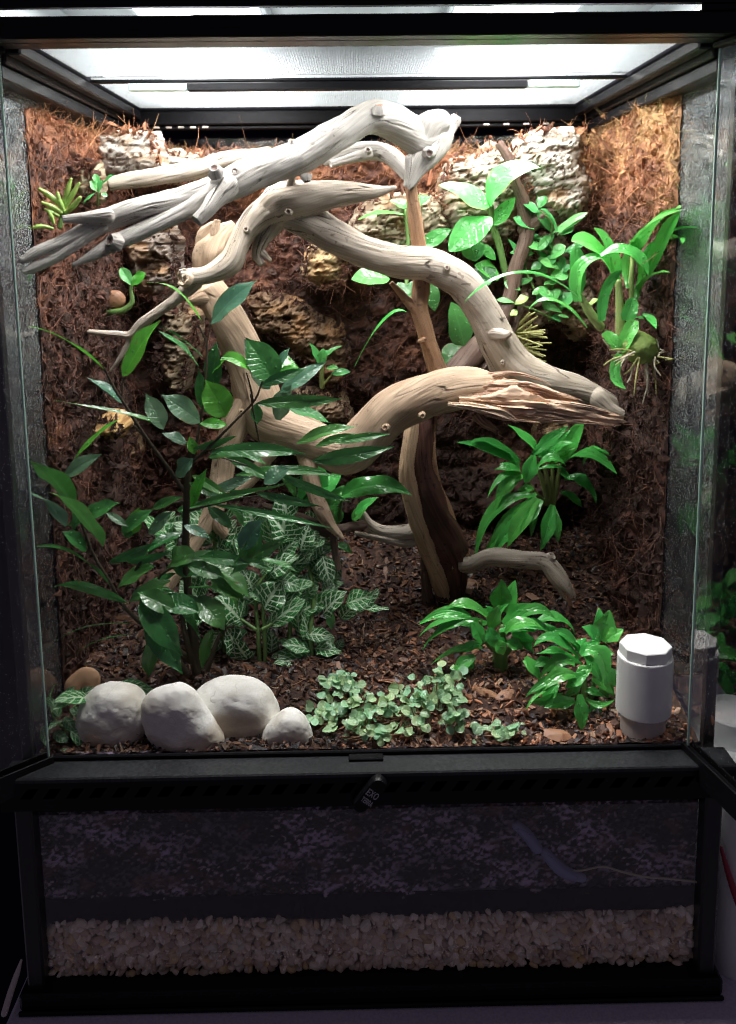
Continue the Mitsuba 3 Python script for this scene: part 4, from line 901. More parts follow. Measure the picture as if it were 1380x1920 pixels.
bsdf('water_drop', {'type': 'twosided', 'b': {'type': 'principled', 'base_color': rgb((.10, .34, .10)), 'roughness': .06, 'specular': 1.0, 'clearcoat': 1.0, 'clearcoat_gloss': 1.0}})
def wet(parent, per_leaf, seed, rmax=.0011):
    g_ = np.random.default_rng(seed); vs, fs, n = [], [], 0
    th = np.arange(10) * 2 * PI / 10
    for V, nu, nv in LEAVES[parent]:
        G = V.reshape(nv, nu, 3)
        for q in range(per_leaf):
            i, j = g_.integers(1, nv - 2), g_.integers(1, nu - 2)
            a, b = g_.random(2); p = G[i, j] * (1 - a) * (1 - b) + G[i + 1, j] * a * (1 - b) + G[i, j + 1] * (1 - a) * b + G[i + 1, j + 1] * a * b
            nn = np.cross(G[i + 1, j] - G[i, j], G[i, j + 1] - G[i, j]); nn /= np.linalg.norm(nn) + 1e-12
            if nn @ NV < 0: nn = -nn
            u = np.cross(nn, (.2, .3, .9)); u /= np.linalg.norm(u); w = np.cross(nn, u)
            r = rmax * g_.uniform(.3, 1) ** 1.5; e = g_.uniform(.8, 1.5)
            pts = [p + nn * r * .55]
            for rr, hh in ((.6, .42), (1, -.05)): pts += [p + r * rr * (math.cos(t) * u * e + math.sin(t) * w) + nn * r * hh for t in th]
            k = np.arange(10); k2 = (k + 1) % 10
            f = np.vstack([np.stack([0 * k, 1 + k, 1 + k2], 1), np.stack([1 + k, 11 + k, 11 + k2], 1), np.stack([1 + k, 11 + k2, 1 + k2], 1)])
            vs.append(np.array(pts)); fs.append(f + n); n += len(pts)
    tag(obj('water_drop', ply((np.vstack(vs), np.vstack(fs)), 'water_drop', smooth=True), parent), kind='stuff')
def leaf(parent, row, mat, kind, **kw):
    V, F, UV = leaf_mesh(row, kind, **kw)
    LEAVES.setdefault(parent, []).append((V, kw.get('nu', 7), kw.get('nv', 13)))
    return obj('leaf', ply((V, F), mat, smooth=True, uv=UV), parent)
def tube(c, n=7, step=.006, seed=1):
    return limb(c, seed, n=n, step=step, rough=.05, grain=.03)
def stem(parent, cs, mat, name='stem', n=7):
    for i, c in enumerate(cs):
        V, F, UV = tube(c, n, seed=i + 1)
        obj(name, ply((V, F), mat, smooth=True), parent)

# --- weeping fig at the left
fig = thing('weeping_fig', 'bushy fig plant with long pointed dark glossy leaves on the left', 'plant')
stem(fig, [[(-.1763,.125,-.0031,.005),(-.1796,.125,.05,.005),(-.1823,.122,.1034,.0044),(-.1815,.12,.1663,.0038),(-.177,.12,.2216,.0032),(-.1726,.12,.2515,.0021)],
           [(-.177,.12,.2216,.0021),(-.1661,.122,.2645,.0016),(-.1575,.122,.3074,.0014),(-.1533,.122,.3497,.0013),(-.1539,.122,.3602,.001),(-.1602,.12,.3762,.0008)],
           [(-.1541,.122,.355,.001),(-.1486,.122,.3768,.0008)],
           [(-.1797,.12,.2079,.0021),(-.1974,.115,.2396,.0018),(-.2158,.11,.2706,.0016),(-.2311,.105,.301,.0015),(-.2392,.1,.3176,.0013),(-.2468,.095,.3391,.001)],
           [(-.2342,.104,.3064,.001),(-.2317,.103,.33,.0007)], [(-.2159,.11,.269,.001),(-.2244,.105,.2809,.001)],
           [(-.1817,.125,.0266,.0044),(-.2164,.115,.0612,.0027),(-.242,.105,.0946,.0021),(-.2535,.095,.1268,.0018),(-.266,.09,.1563,.0016),(-.2753,.085,.1931,.0013),(-.2806,.085,.2065,.001)],
           [(-.1793,.12,.1662,.0021),(-.2058,.112,.1583,.0016),(-.2264,.105,.139,.0016),(-.2397,.1,.1134,.0011)],
           [(-.1747,.12,.2379,.0019),(-.1496,.117,.26,.0014),(-.1219,.113,.2872,.0011),(-.1065,.11,.3035,.001),(-.0985,.108,.3221,.0008)],
           [(-.1081,.11,.3025,.0009),(-.1109,.108,.3197,.0008),(-.1137,.108,.3302,.0006)], [(-.102,.112,.2524,.0009),(-.1071,.11,.2823,.0008),(-.1102,.108,.3092,.0008)],
           [(-.1816,.12,.1382,.0022),(-.2081,.115,.1237,.0014),(-.2133,.11,.1032,.0012)], [(-.1821,.12,.1886,.0016),(-.1568,.114,.1966,.0012),(-.1084,.11,.2069,.0008),(-.0661,.108,.2041,.0005)],
           [(-.1756,.13,-.0057,.0045),(-.1609,.135,.0331,.0028),(-.1541,.138,.0493,.0017)], [(-.1795,.13,-.0057,.0045),(-.1965,.13,.0244,.0033),(-.2046,.13,.054,.0022)], [(-.1761,.125,-.0001,.0039),(-.1854,.11,.0686,.0027),(-.1858,.105,.0992,.0021)],
           [(-.179,.12,.1996,.0016),(-.2036,.11,.1975,.0013),(-.2363,.1,.1794,.0009)], [(-.0977,.112,.2198,.0007),(-.1078,.112,.2336,.0006),(-.1555,.118,.249,.0008)]], 'stem_brown')
FIG_D = [(-.2086,.1,.2859,-.287,.0696,.3135,.0046,.1,26.6178,-.2204,.0908,.2932),
(-.1616,.122,.3356,-.1969,.1071,.3728,.0068,.05,37.083),
(-.159,.13,.3434,-.1995,.1296,.3747,.0047,.04,50.8477),
(-.1494,.128,.3105,-.1455,.1317,.3589,.01,.03,-5.7764),
(-.1566,.128,.2874,-.1626,.1238,.3337,.008,.03,2.4774),
(-.0876,.118,.3193,-.114,.1114,.3645,.0172,.04,-8.4061),
(-.0996,.108,.3185,-.0555,.1096,.3344,.0057,.14,41.3353),
(-.1053,.108,.3002,-.0198,.1097,.3034,.0067,.1,39.4306),
(-.1058,.112,.2994,-.1047,.1106,.279,.0062,.03,4.3023),
(-.0761,.13,.2913,-.0329,.136,.2731,.0069,.06,3.6676),
(-.0683,.12,.257,-.0061,.1073,.2761,.0074,.08,4.2878),
(-.0501,.125,.2523,-.0083,.1119,.2687,.0043,.05,16.7252),
(-.1511,.108,.2525,-.0569,.1022,.2503,.0078,.11,21.2309),
(-.1543,.11,.2467,-.117,.1065,.2539,.0052,.04,14.9671),
(-.1697,.112,.1975,-.1056,.0959,.2153,.0042,.08,25.342),
(-.1083,.11,.2097,-.0424,.1028,.1972,.0047,.1,35.5626),
(-.1505,.108,.1995,-.0305,.0953,.1765,.0037,.1,26.2092),
(-.1559,.108,.1974,-.1314,.1081,.1734,.0063,.04,14.6237),
(-.1091,.105,.1647,-.1254,.1033,.1452,.0106,.04,-7.5229),
(-.1653,.105,.1463,-.1142,.0966,.1419,.0074,.1,10.3484),
(-.1313,.108,.1446,-.0937,.1108,.1289,.0048,.08,9.2184),
(-.2806,.085,.2065,-.2907,.009,.2693,.0128,.05,-1.1889),
(-.2726,.085,.1947,-.2346,.0818,.2104,.0098,.05,3.9283),
(-.2714,.088,.1614,-.2874,.0662,.1885,.0083,.05,-.4424),
(-.2528,.092,.1241,-.2915,.0086,.1944,.0063,.08,28.3913),
(-.2401,.1,.1757,-.2063,.0985,.1995,.0073,.08,22.3265),
(-.2539,.1,.1441,-.192,.093,.1686,.0053,.1,34.9408),
(-.1703,.105,.1519,-.1985,.1026,.1367,.0154,.04,9.3835),
(-.2099,.102,.1388,-.2457,.0979,.1188,.01,.06,19.1998),
(-.2212,.088,.1115,-.1785,.066,.0625,.0146,.1,11.1161),
(-.2069,.098,.0717,-.2219,.0997,.0216,.0101,.06,13.8625),
(-.1683,.098,.1074,-.14,.0846,.0783,.0132,.06,-6.3693),
(-.1551,.102,.1234,-.121,.0994,.1026,.009,.05,3.201),
(-.2256,.07,.0931,-.2884,.0071,.099,.0021,.1,61.5233),
(-.2301,.075,.08,-.2845,.0686,.061,.0021,.1,49.1268),
(-.2116,.11,.1949,-.1777,.1009,.2096,.0058,.06,9.019),
(-.1922,.09,.1277,-.2349,.0899,.1065,.0084,.06,6.2751),
(-.1769,.095,.142,-.1391,.1013,.1251,.0084,.06,6.1138),
(-.1877,.09,.1111,-.155,.0918,.0848,.0105,.05,-5.6793),
(-.1407,.125,.2471,-.087,.111,.2199,.0059,.1,32.3042),
(-.1817,.1,.1731,-.2153,.0838,.1577,.0073,.08,12.4965),
(-.1752,.118,.2193,-.1379,.1122,.2013,.0053,.06,16.0775),
(-.1862,.08,.1016,-.2246,.0825,.1204,.0104,.08,-10.8097),
(-.1558,.11,.0681,-.1691,.1147,.0228,.0081,.06,16.7683)]
FIG_B = [(-.2339,.11,.3016,-.2669,.1063,.3284,.0062,.06,25.0576),
(-.1968,.112,.2752,-.2124,.1106,.3117,.0099,.03,10.8679),
(-.1611,.112,.2816,-.1937,.0936,.3129,.012,.04,-10.8176),
(-.1479,.118,.3778,-.1013,.1139,.4196,.0119,.06,3.4628),
(-.0821,.112,.3097,-.0365,.1157,.3385,.0088,.05,9.0395),
(-.087,.118,.282,-.0696,.1069,.3183,.0132,.03,-3.4214),
(-.0996,.105,.2207,-.072,.1055,.2369,.01,.05,-2.8783),
(-.1588,.112,.206,-.1088,.119,.2246,.0063,.06,4.63),
(-.1246,.1,.1568,-.1002,.1004,.1858,.0116,.03,10.2931),
(-.29,.085,.1869,-.2917,.0079,.2425,.0108,.05,-11.4493),
(-.289,.085,.2346,-.2461,.0708,.261,.0092,.05,7.1278),
(-.2143,.105,.1708,-.1902,.1004,.1959,.0074,.03,3.9032),
(-.1875,.115,.2275,-.169,.1104,.2457,.0106,.03,-.1416),
(-.1756,.115,.2598,-.199,.112,.2715,.0068,.05,3.3575),
(-.2522,.095,.1965,-.2314,.0919,.1832,.0042,.05,3.5247),
(-.0946,.135,.3096,-.1162,.1199,.362,.0149,.03,3.8277),
(-.1787,.1,.1812,-.1524,.0957,.1686,.0052,.05,1.5267),
(-.0893,.14,.3249,-.0721,.1326,.3526,.0064,.03,-4.6651)]
FIG_G = [(-.2304,.102,.3301,-.19,.0848,.385,.0138,.03,3.2531),
(-.2455,.09,.3388,-.2874,.016,.3873,.0045,.06,30.5363),
(-.1566,.118,.3805,-.2038,.1006,.419,.0041,.1,26.8757,-.1783,.1093,.4106),
(-.2356,.1,.2889,-.281,.0897,.2474,.0051,.06,29.5628),
(-.1092,.105,.3321,-.1368,.0939,.3455,.0067,.1,-8.3745,-.1234,.0994,.3461),
(-.1353,.108,.2874,-.1529,.104,.3251,.0151,.03,-10.7666),
(-.136,.118,.2773,-.1627,.1122,.28,.0063,.05,-6.9304),
(-.1685,.117,.2484,-.1735,.1197,.2662,.0053,.03,3.2963),
(-.1746,.118,.1946,-.1548,.1046,.2373,.0064,.05,11.2452),
(-.2326,.115,.1688,-.2249,.1153,.1962,.0085,.03,.9207),
(-.1517,.13,.3273,-.1316,.1224,.3451,.0053,.03,-4.5225),
(-.0859,.13,.3237,-.0644,.1281,.3328,.0064,.03,2.135)]
for r in FIG_D: leaf(fig, r, 'leaf_dark', 'ficus', fold=.28)
fr = np.random.default_rng(55)
for rep_ in range(1):
    for r in FIG_D:
        if r[2] > .27 or r[6] < .004: continue
        q = np.array(r[:9]); o = fr.normal(size=3) * (.013, .010, .014) + (.006, .016 + .012 * rep_, -.010)
        q[0:3] += o; q[3:6] += o + fr.normal(size=3) * .012; q[8] += fr.normal() * 30; q[6] *= fr.uniform(.8, 1.1)
        if q[5] > .012 and abs(q[3]) < .29: leaf(fig, q, 'leaf_dark', 'ficus', fold=.28)
for r in FIG_B: leaf(fig, r, 'leaf_bluish', 'ficus', fold=.18)
for r in FIG_G: leaf(fig, r, 'leaf_bright', 'ficus', fold=.22)
# --- white veined nerve plant
fit = thing('nerve_plant', 'nerve plant with white netted veins under the bent trunk', 'plant')
FIT = [(-.0902,.19,.1337,-.0864,.1885,.1636,.0151,.05,-8.1049),
(-.0815,.19,.1335,-.1064,.1865,.1652,.0105,.05,-5.7247),
(-.0713,.19,.1212,-.0609,.1916,.149,.0105,.05,-6.9536),
(-.1048,.18,.0982,-.0705,.1672,.1223,.0104,.06,.7422),
(-.1151,.185,.0982,-.0993,.1822,.1136,.0064,.05,7.6286),
(-.125,.175,.0793,-.1465,.1689,.0997,.0098,.06,-9.8467),
(-.1226,.175,.0817,-.1314,.165,.1099,.0081,.06,2.8012),
(-.0958,.175,.0939,-.0714,.1775,.0834,.0081,.06,5.9442),
(-.11,.165,.0651,-.0917,.1675,.0933,.0138,.05,-4.808),
(-.1355,.16,.0557,-.1591,.1508,.0864,.0137,.06,.3815),
(-.1043,.16,.0491,-.0652,.1661,.0747,.0074,.08,13.578),
(-.1401,.165,.02,-.1502,.1573,.0463,.0115,.06,10.6269),
(-.1051,.175,.0083,-.1028,.1717,.0389,.0053,.05,24.8334),
(-.0652,.2,.1052,-.0401,.198,.1166,.0083,.06,6.3748),
(-.0626,.2,.0897,-.0469,.2006,.1071,.0089,.06,3.2259),
(-.0568,.2,.0833,-.0423,.1954,.093,.0047,.05,3.9944),
(-.0469,.19,.1147,-.0386,.1829,.0837,.0076,.08,11.9914),
(-.0476,.185,.0738,-.0345,.184,.085,.0082,.05,5.7188),
(-.0476,.175,.0535,-.0197,.1608,.0857,.0087,.06,5.8335),
(-.0213,.172,.0666,.0071,.1671,.0772,.0081,.06,9.7685),
(-.0627,.175,.023,-.0704,.1695,.0576,.007,.05,24.126),
(-.0538,.17,.0252,-.0471,.1707,.0389,.0064,.05,8.4841),
(-.0566,.165,.0191,-.0276,.1579,.0159,.0081,.08,-10.6333),
(-.0612,.165,.0173,-.0911,.153,.0291,.0069,.08,18.607),
(-.0576,.158,.0078,-.0998,.1482,.0099,.008,.1,10.343),
(-.048,.17,.0227,-.0346,.1691,.0278,.0046,.05,9.9658),
(-.1662,.195,.1374,-.188,.1868,.1676,.0117,.05,-9.5369),
(-.202,.2,.1394,-.1683,.1971,.1701,.0117,.05,4.5981),
(-.2064,.19,.1295,-.2215,.1797,.1555,.0105,.05,10.3831),
(-.1807,.17,.0763,-.1996,.1715,.0965,.0103,.05,-1.1142),
(-.1525,.175,.1172,-.174,.163,.1013,.0103,.08,.4848),
(-.161,.195,.1221,-.1377,.1827,.1592,.0105,.05,-7.4357),
(-.1432,.19,.1115,-.124,.1837,.1436,.0117,.05,-8.1207),
(-.1941,.18,.101,-.168,.1832,.1205,.0104,.05,6.0118),
(-.1759,.165,.0615,-.1954,.1588,.0465,.0086,.06,8.4212),
(-.1251,.185,.113,-.1413,.1824,.1384,.0093,.05,10.259),
(-.0823,.18,.0716,-.0585,.1761,.0911,.0087,.05,-10.3091),
(-.074,.18,.053,-.0506,.1827,.0638,.0076,.06,-5.5257),
(-.2254,.2,.1397,-.2053,.1928,.166,.0094,.05,1.771),
(-.1206,.205,.1424,-.1309,.1999,.1686,.0088,.05,2.7825),
(-.0763,.2,.1312,-.0499,.2012,.1364,.0082,.06,-9.2011),
(-.0497,.195,.1325,-.0737,.1986,.1132,.007,.06,-5.7404),
(-.0935,.19,.1167,-.0729,.193,.1335,.0082,.05,.1256),
(-.1366,.18,.0969,-.1527,.1749,.1112,.0075,.05,11.299)]
for r in FIT: leaf(fit, r[:6] + (r[6] * 1.45,) + r[7:], 'leaf_veined', 'ovate', fold=.16, wave=.09, nu=9)
fr = np.random.default_rng(77)
for rep_ in range(2):
    for r in FIT:
        q = np.array(r); o = fr.normal(size=3) * (.010, .008, .010) + (.002, .012 + .010 * rep_, -.006 - .01 * rep_)
        q[0:3] += o; q[3:6] += o + fr.normal(size=3) * .007; q[8] += fr.normal() * 25; q[6] *= fr.uniform(.95, 1.25)
        leaf(fit, q, 'leaf_veined', 'ovate', fold=.16, wave=.09, nu=9)
FITG = [(-.0695,.198,.1158,-.0484,.1894,.1271,.0059,.06,-7.1261),
(-.04,.175,.0565,-.0378,.1676,.0395,.0052,.05,5.7344),
(-.0745,.205,.0985,-.056,.202,.124,.0089,.05,3.1276),
(-.1496,.18,.0544,-.1343,.1798,.0787,.0082,.05,3.4494),
(-.0656,.185,.0507,-.0603,.186,.081,.0059,.05,2.2487),
(-.0978,.21,.1281,-.0737,.2087,.1435,.0083,.05,.6235),
(-.1665,.185,.0894,-.1472,.1779,.1161,.0093,.05,-.0353)]
for r in FITG: leaf(fit, r, 'leaf_small', 'ovate', fold=.2)
stem(fit, [[(-.1157,.16,-.0074,.0023),(-.1172,.165,.0361,.0023),(-.1196,.178,.0792,.002),(-.1078,.182,.0987,.0017)], [(-.1099,.16,-.0075,.0023),(-.1103,.165,.036,.0023),(-.1123,.172,.0694,.002)], [(-.058,.16,-.0067,.0029),(-.0611,.17,.0327,.0023),(-.0575,.185,.0752,.0023),(-.0651,.2,.1064,.0018)],
           [(-.1113,.155,.0467,.0023),(-.1012,.158,.0511,.0017)], [(-.1196,.158,.0454,.0023),(-.1343,.16,.0557,.0017)], [(-.087,.18,-.0026,.0024),(-.0827,.185,.0695,.0023),(-.0877,.195,.1331,.0018)], [(-.1572,.18,.005,.0023),(-.1601,.18,.0852,.0023),(-.1661,.195,.1405,.0017)]], 'stem_green')
fit2 = thing('nerve_plant', 'small pale nerve plant in the front left corner beside the white stones', 'plant')
for r in [(-.2645,.062,.0189,-.2869,.0132,.044,.0098,.08,9.2897),
(-.3067,.06,.0153,-.2872,.0253,.0557,.0057,.05,-3.8851),
(-.2692,.055,.0173,-.2866,.0083,.039,.0046,.08,28.9937),
(-.2888,.05,.0052,-.2919,.009,.0199,.0046,.06,9.6952),
(-.3062,.035,.0098,-.2934,.01,.0021,.004,.05,18.9768),
(-.2789,.03,.0068,-.2601,.0331,-.0127,.0065,.06,6.3292),
(-.2475,.085,.0241,-.2119,.0864,.0141,.0069,.08,8.4308),
(-.2872,.022,-.0081,-.2734,.0242,-.0124,.003,.05,1.8071),
(-.2893,.045,.0119,-.2758,.0393,-.0014,.0051,.05,10.0319),
(-.2787,.06,.0114,-.2589,.0551,.0204,.0052,.05,-7.3007)]:
    leaf(fit2, r, 'leaf_veined', 'ovate', fold=.12, wave=.06, nu=9)
for r in [(-.2885,.075,.01,-.267,.0757,.0249,.0073,.08,-6.7753),
(-.2997,.06,.0035,-.2921,.0084,.0509,.0062,.06,-3.2703),
(-.2744,.045,.0089,-.2623,.0453,.0002,.0061,.06,10.604),
(-.2989,.075,.0102,-.2862,.0711,.0288,.0068,.06,-4.9688),
(-.2968,.035,.0015,-.2815,.0323,-.0064,.0055,.06,-5.7563),
(-.2699,.055,.0058,-.2862,.0519,.0161,.0062,.06,1.5711),
(-.2293,.09,.0109,-.2461,.0859,.0247,.0059,.06,-.3156)]:
    leaf(fit2, r, 'leaf_veined', 'ovate', fold=.12, wave=.06, nu=9)
stem(fit2, [[(-.2885,.045,-.0155,.0015),(-.2868,.048,.0019,.0015),(-.282,.055,.017,.0012)], [(-.2863,.045,-.0046,.0012),(-.3012,.05,.0093,.001),(-.3055,.058,.0158,.0008)], [(-.2479,.09,.0112,.0013),(-.2479,.086,.0225,.0011)]], 'stem_green')
# --- broad ribbed leaves behind the trunk
brd = thing('broad_leaf_plant', 'broad ribbed bright leaves pointing right beneath the tan trunk', 'plant')
leaf(brd, [(-.0276,.235,.1655,.0517,.2036,.1773,.0133,.1,8.7864,.0099,.2193,.185)][0], 'leaf_large', 'ovate', fold=.2, wave=.12)
for r in [(-.0511,.25,.1677,-.0263,.2545,.1882,.0135,.05,-10.4551),
(-.0532,.255,.1631,-.0488,.2565,.202,.0111,.05,2.6652),
(-.0435,.235,.152,-.0226,.2404,.1795,.0085,.05,10.3755),
(-.0115,.25,.1435,.0162,.2419,.1646,.0068,.05,.2799),
(-.027,.245,.1358,-.0364,.2434,.1549,.0068,.05,-5.0622),
(-.0666,.25,.1572,-.0683,.2404,.1977,.0098,.05,-1.8589),
(-.0148,.26,.132,.004,.2528,.1501,.0075,.05,3.8753)]:
    leaf(brd, r, 'leaf_large', 'ovate', fold=.22)
for r in [(-.0322,.24,.1102,-.0146,.2408,.098,.0061,.06,-9.1125),
(-.078,.24,.168,-.0973,.2271,.2029,.0085,.05,11.9546),
(-.0759,.25,.1554,-.0601,.2511,.1802,.008,.05,-8.2614)]: leaf(brd, r, 'leaf_dark', 'ovate')
stem(brd, [[(-.0336,.25,.1131,.0025),(-.0362,.25,.1388,.0025),(-.045,.25,.1645,.0018)], [(-.0322,.25,.1195,.0025),(-.0264,.238,.1646,.0018)]], 'stem_green')
# --- large glossy leaved plant up the wall
pep = thing('glossy_leaf_plant', 'climbing plant with large wet oval glossy leaves on the upper wall', 'plant')
PEP = [(.1526,.325,.4926,.0912,.3154,.5175,.0176,.05,-6.6999),
(.1532,.32,.4925,.2052,.2924,.5341,.0182,.03,9.9133,.1662,.3062,.5264),
(.158,.33,.4709,.1822,.3213,.5027,.0083,.05,23.7956),
(.153,.31,.4793,.1028,.3055,.4405,.0193,.06,5.3347),
(.1296,.33,.4505,.1366,.3243,.4284,.014,.05,-11.7175),
(.1624,.335,.4297,.1295,.34,.4516,.0083,.08,-1.7069),
(.1664,.33,.4088,.1353,.3239,.424,.0154,.05,6.9848),
(.0739,.335,.446,.108,.332,.4664,.0089,.08,22.8559),
(.0517,.335,.4847,-.0032,.3133,.4786,.0083,.08,20.1371),
(.0539,.34,.4935,.0844,.3376,.5044,.0096,.05,11.7839),
(.0574,.345,.4936,.0349,.3432,.5007,.0077,.05,-4.165),
(.0604,.345,.4415,.0359,.3444,.447,.0052,.06,17.426),
(.0326,.3,.4106,-.0115,.2835,.4107,.0137,.06,4.7109),
(.053,.28,.3722,-.0092,.2658,.3119,.0074,.05,37.6883,.0251,.2729,.3646)]
for r in PEP: leaf(pep, r[:6] + (r[6] * 1.12,) + r[7:], 'leaf_large', 'ovate', fold=.12, wave=.03)
for r in [(.0575,.3,.4066,.0696,.2967,.3718,.0137,.05,3.8043),
(.0793,.3,.4063,.0857,.3023,.3712,.0093,.05,3.4291),
(.1189,.29,.3318,.1029,.2876,.3833,.0212,.05,11.1544),
(.1189,.3,.3306,.0966,.2969,.3084,.017,.05,11.3044),
(.1136,.3,.386,.0909,.2912,.4023,.0087,.05,5.3288),
(.1286,.32,.3971,.1599,.3178,.4189,.0165,.05,-6.8642),
(.0419,.3,.4056,.0539,.2937,.3872,.0075,.05,2.8454),
(.1085,.31,.3601,.1276,.309,.3345,.0114,.05,-6.3876)]:
    leaf(pep, r, 'leaf_dark', 'ovate', fold=.1, wave=.03)
stem(pep, [[(.173,.34,.4211,.0045),(.1659,.338,.45,.0045),(.1588,.335,.469,.0045),(.1544,.328,.4921,.0038)], [(.1832,.34,.3823,.0045),(.173,.34,.4211,.0045)], [(.0522,.32,.3854,.0025),(.0566,.335,.4418,.0026),(.0538,.338,.4891,.0019)]], 'stem_green')
# --- small round leaved shrub
shr = thing('small_leaf_shrub', 'low shrub of small thick rounded leaves between the cork and the strap leaved orchid', 'plant')
for r in [(.2105,.32,.485,.1916,.3206,.4945,.0075,.05,-7.7162),
(.2108,.325,.4895,.2191,.3266,.5043,.0063,.05,-9.3369),
(.2308,.31,.4624,.2074,.2991,.4882,.0125,.05,10.4153),
(.2193,.325,.4413,.1981,.321,.4454,.007,.05,7.0549),
(.2246,.325,.4299,.2418,.3155,.4456,.0076,.05,7.8962),
(.1969,.33,.4263,.1906,.3327,.4542,.0083,.05,7.4451),
(.2124,.33,.4583,.1928,.331,.4554,.0051,.05,6.1307),
(.2365,.32,.4173,.2126,.3224,.4282,.0076,.05,9.579),
(.2408,.325,.4171,.2353,.3218,.433,.0083,.05,5.7416),
(.2377,.325,.4139,.2502,.3192,.4216,.0051,.05,6.4587),
(.224,.32,.4086,.2472,.3215,.4121,.0083,.05,2.8727),
(.1871,.335,.4148,.1936,.3267,.434,.0064,.05,-5.7324),
(.2035,.33,.4173,.2171,.3315,.4247,.0051,.05,7.6396),
(.2368,.325,.4581,.2522,.3213,.4685,.0076,.05,-4.0564),
(.2325,.32,.4575,.2647,.3078,.4835,.0038,.05,7.6799,.2465,.3139,.474),
(.2309,.32,.3819,.2099,.3217,.3935,.0083,.05,3.4844),
(.2256,.325,.3784,.238,.3189,.3933,.007,.05,-1.6167),
(.2386,.325,.3718,.2515,.3217,.3898,.0083,.05,1.4088),
(.1812,.31,.3794,.1602,.3132,.3832,.0032,.06,-6.8863),
(.2345,.32,.3627,.2489,.321,.3598,.0038,.05,-10.2476),
(.2315,.33,.4587,.215,.3261,.4464,.0064,.05,3.5143),
(.2359,.33,.4016,.219,.3258,.3989,.0064,.05,11.506),
(.2069,.335,.4653,.2209,.3359,.4765,.0057,.05,7.9878),
(.2009,.335,.4401,.2123,.3288,.4495,.0058,.05,-7.7062),
(.2078,.335,.4081,.1911,.331,.3989,.0058,.05,9.7818),
(.2448,.325,.4398,.2582,.3195,.4347,.0057,.05,-1.4387),
(.2314,.328,.4399,.2172,.3225,.4558,.0064,.05,-1.5108),
(.2458,.33,.3919,.2606,.3255,.3984,.0064,.05,-7.8094),
(.2095,.33,.4401,.2298,.3332,.4207,.007,.05,-8.9336)]:
    leaf(shr, r[:6] + (r[6] * 1.2,) + r[7:], 'leaf_small', 'obovate', fold=.10, cup=.08, wave=.03, nv=10)
sr = np.random.default_rng(66)
for V0, nu_, nv_ in list(LEAVES[shr]):
    m_ = V0.reshape(nv_, nu_, 3); q = np.concatenate([m_[0, 3], m_[-1, 3], [.0058 * sr.uniform(.8, 1.3), .05, sr.normal() * 25]]); o = sr.normal(size=3) * (.010, .005, .012) + (0, .008, -.004)
    q[:3] += o; q[3:6] += o + sr.normal(size=3) * .004
    leaf(shr, q, 'leaf_small', 'obovate', fold=.10, cup=.08, wave=.03, nv=10)
for r in [(.1812,.31,.3775,.1978,.3113,.3861,.0069,.05,1.3431),
(.1845,.31,.3705,.1759,.3076,.3645,.0057,.05,-9.0887),
(.2695,.32,.3731,.2847,.3178,.3826,.0051,.05,-9.9273)]: leaf(shr, r, 'leaf_succulent', 'obovate', nv=10)
stem(shr, [[(.2282,.335,.3562,.0019),(.2305,.335,.4014,.0019),(.2261,.333,.4398,.0019),(.227,.325,.4713,.0015),(.2115,.322,.4863,.0013)], [(.2307,.335,.395,.0015),(.241,.326,.4208,.0013)], [(.2147,.335,.3823,.0016),(.1979,.335,.421,.0013),(.2067,.333,.4527,.0013)], [(.2347,.335,.3561,.0016),(.2065,.325,.3703,.0013),(.1822,.312,.378,.001)]], 'stem_green')
# --- strap leaved orchid
orc = thing('strap_leaf_orchid', 'orchid with long arching strap leaves on a mossy ball at the upper right', 'plant')
for r in [(.215,.145,.3977,.0971,.1117,.3953,.0037,.1,22.9813,.1538,.1284,.4225),
(.2314,.17,.3634,.1726,.1765,.3829,.0039,.1,21.3051,.1983,.1732,.3911),
(.2557,.17,.4196,.2128,.1683,.4525,.0093,.1,11.5686,.2344,.1691,.4469),
(.2211,.165,.3914,.249,.1576,.4351,.0066,.1,-.5215,.2221,.1613,.4268),
(.2211,.17,.3993,.2194,.1747,.4492,.0066,.04,-7.2401),
(.265,.185,.4188,.2361,.1691,.4651,.0083,.06,-10.7541),
(.2407,.155,.4364,.2858,.1459,.417,.0064,.08,-2.0987,.2671,.1504,.4415),
(.2439,.16,.3713,.2641,.1617,.422,.0049,.05,25.3216,.2475,.1609,.4049),
(.2743,.17,.4041,.2871,.0634,.4799,.0049,.1,21.2669,.2777,.1687,.4528),
(.2744,.165,.439,.2867,.0665,.4819,.0065,.05,-.0776,.2972,.1557,.4712),
(.2936,.175,.4173,.2869,.0694,.4781,.0061,.05,-5.6181),
(.2797,.155,.4306,.287,.0219,.4635,.0038,.06,14.3951,.3019,.1444,.4579),
(.3103,.16,.4509,.2869,.0592,.4501,.0038,.05,-2.2377),
(.2818,.175,.3916,.2866,.0872,.4232,.0039,.06,18.4832,.2923,.1671,.4138),
(.2676,.155,.3715,.2746,.1574,.3951,.0065,.05,10.512),
(.2747,.15,.373,.2634,.1522,.3391,.0065,.06,6.7517),
(.244,.155,.3593,.2579,.1484,.343,.0076,.05,-10.773),
(.2597,.145,.339,.263,.1342,.3053,.0049,.06,7.2761,.2528,.1396,.3176),
(.2821,.165,.3737,.2877,.1231,.3669,.0038,.05,-.4359,.2927,.164,.3742),
(.2712,.19,.3918,.2464,.1928,.442,.0045,.05,3.6417,.2605,.1914,.4253),
(.2846,.185,.4003,.2725,.1694,.4529,.005,.05,1.5445,.2868,.1772,.4255)]:
    leaf(orc, r[:6] + (r[6] * 1.3,) + r[7:], 'leaf_strap', 'strap', fold=.35, wave=.04, nv=17)
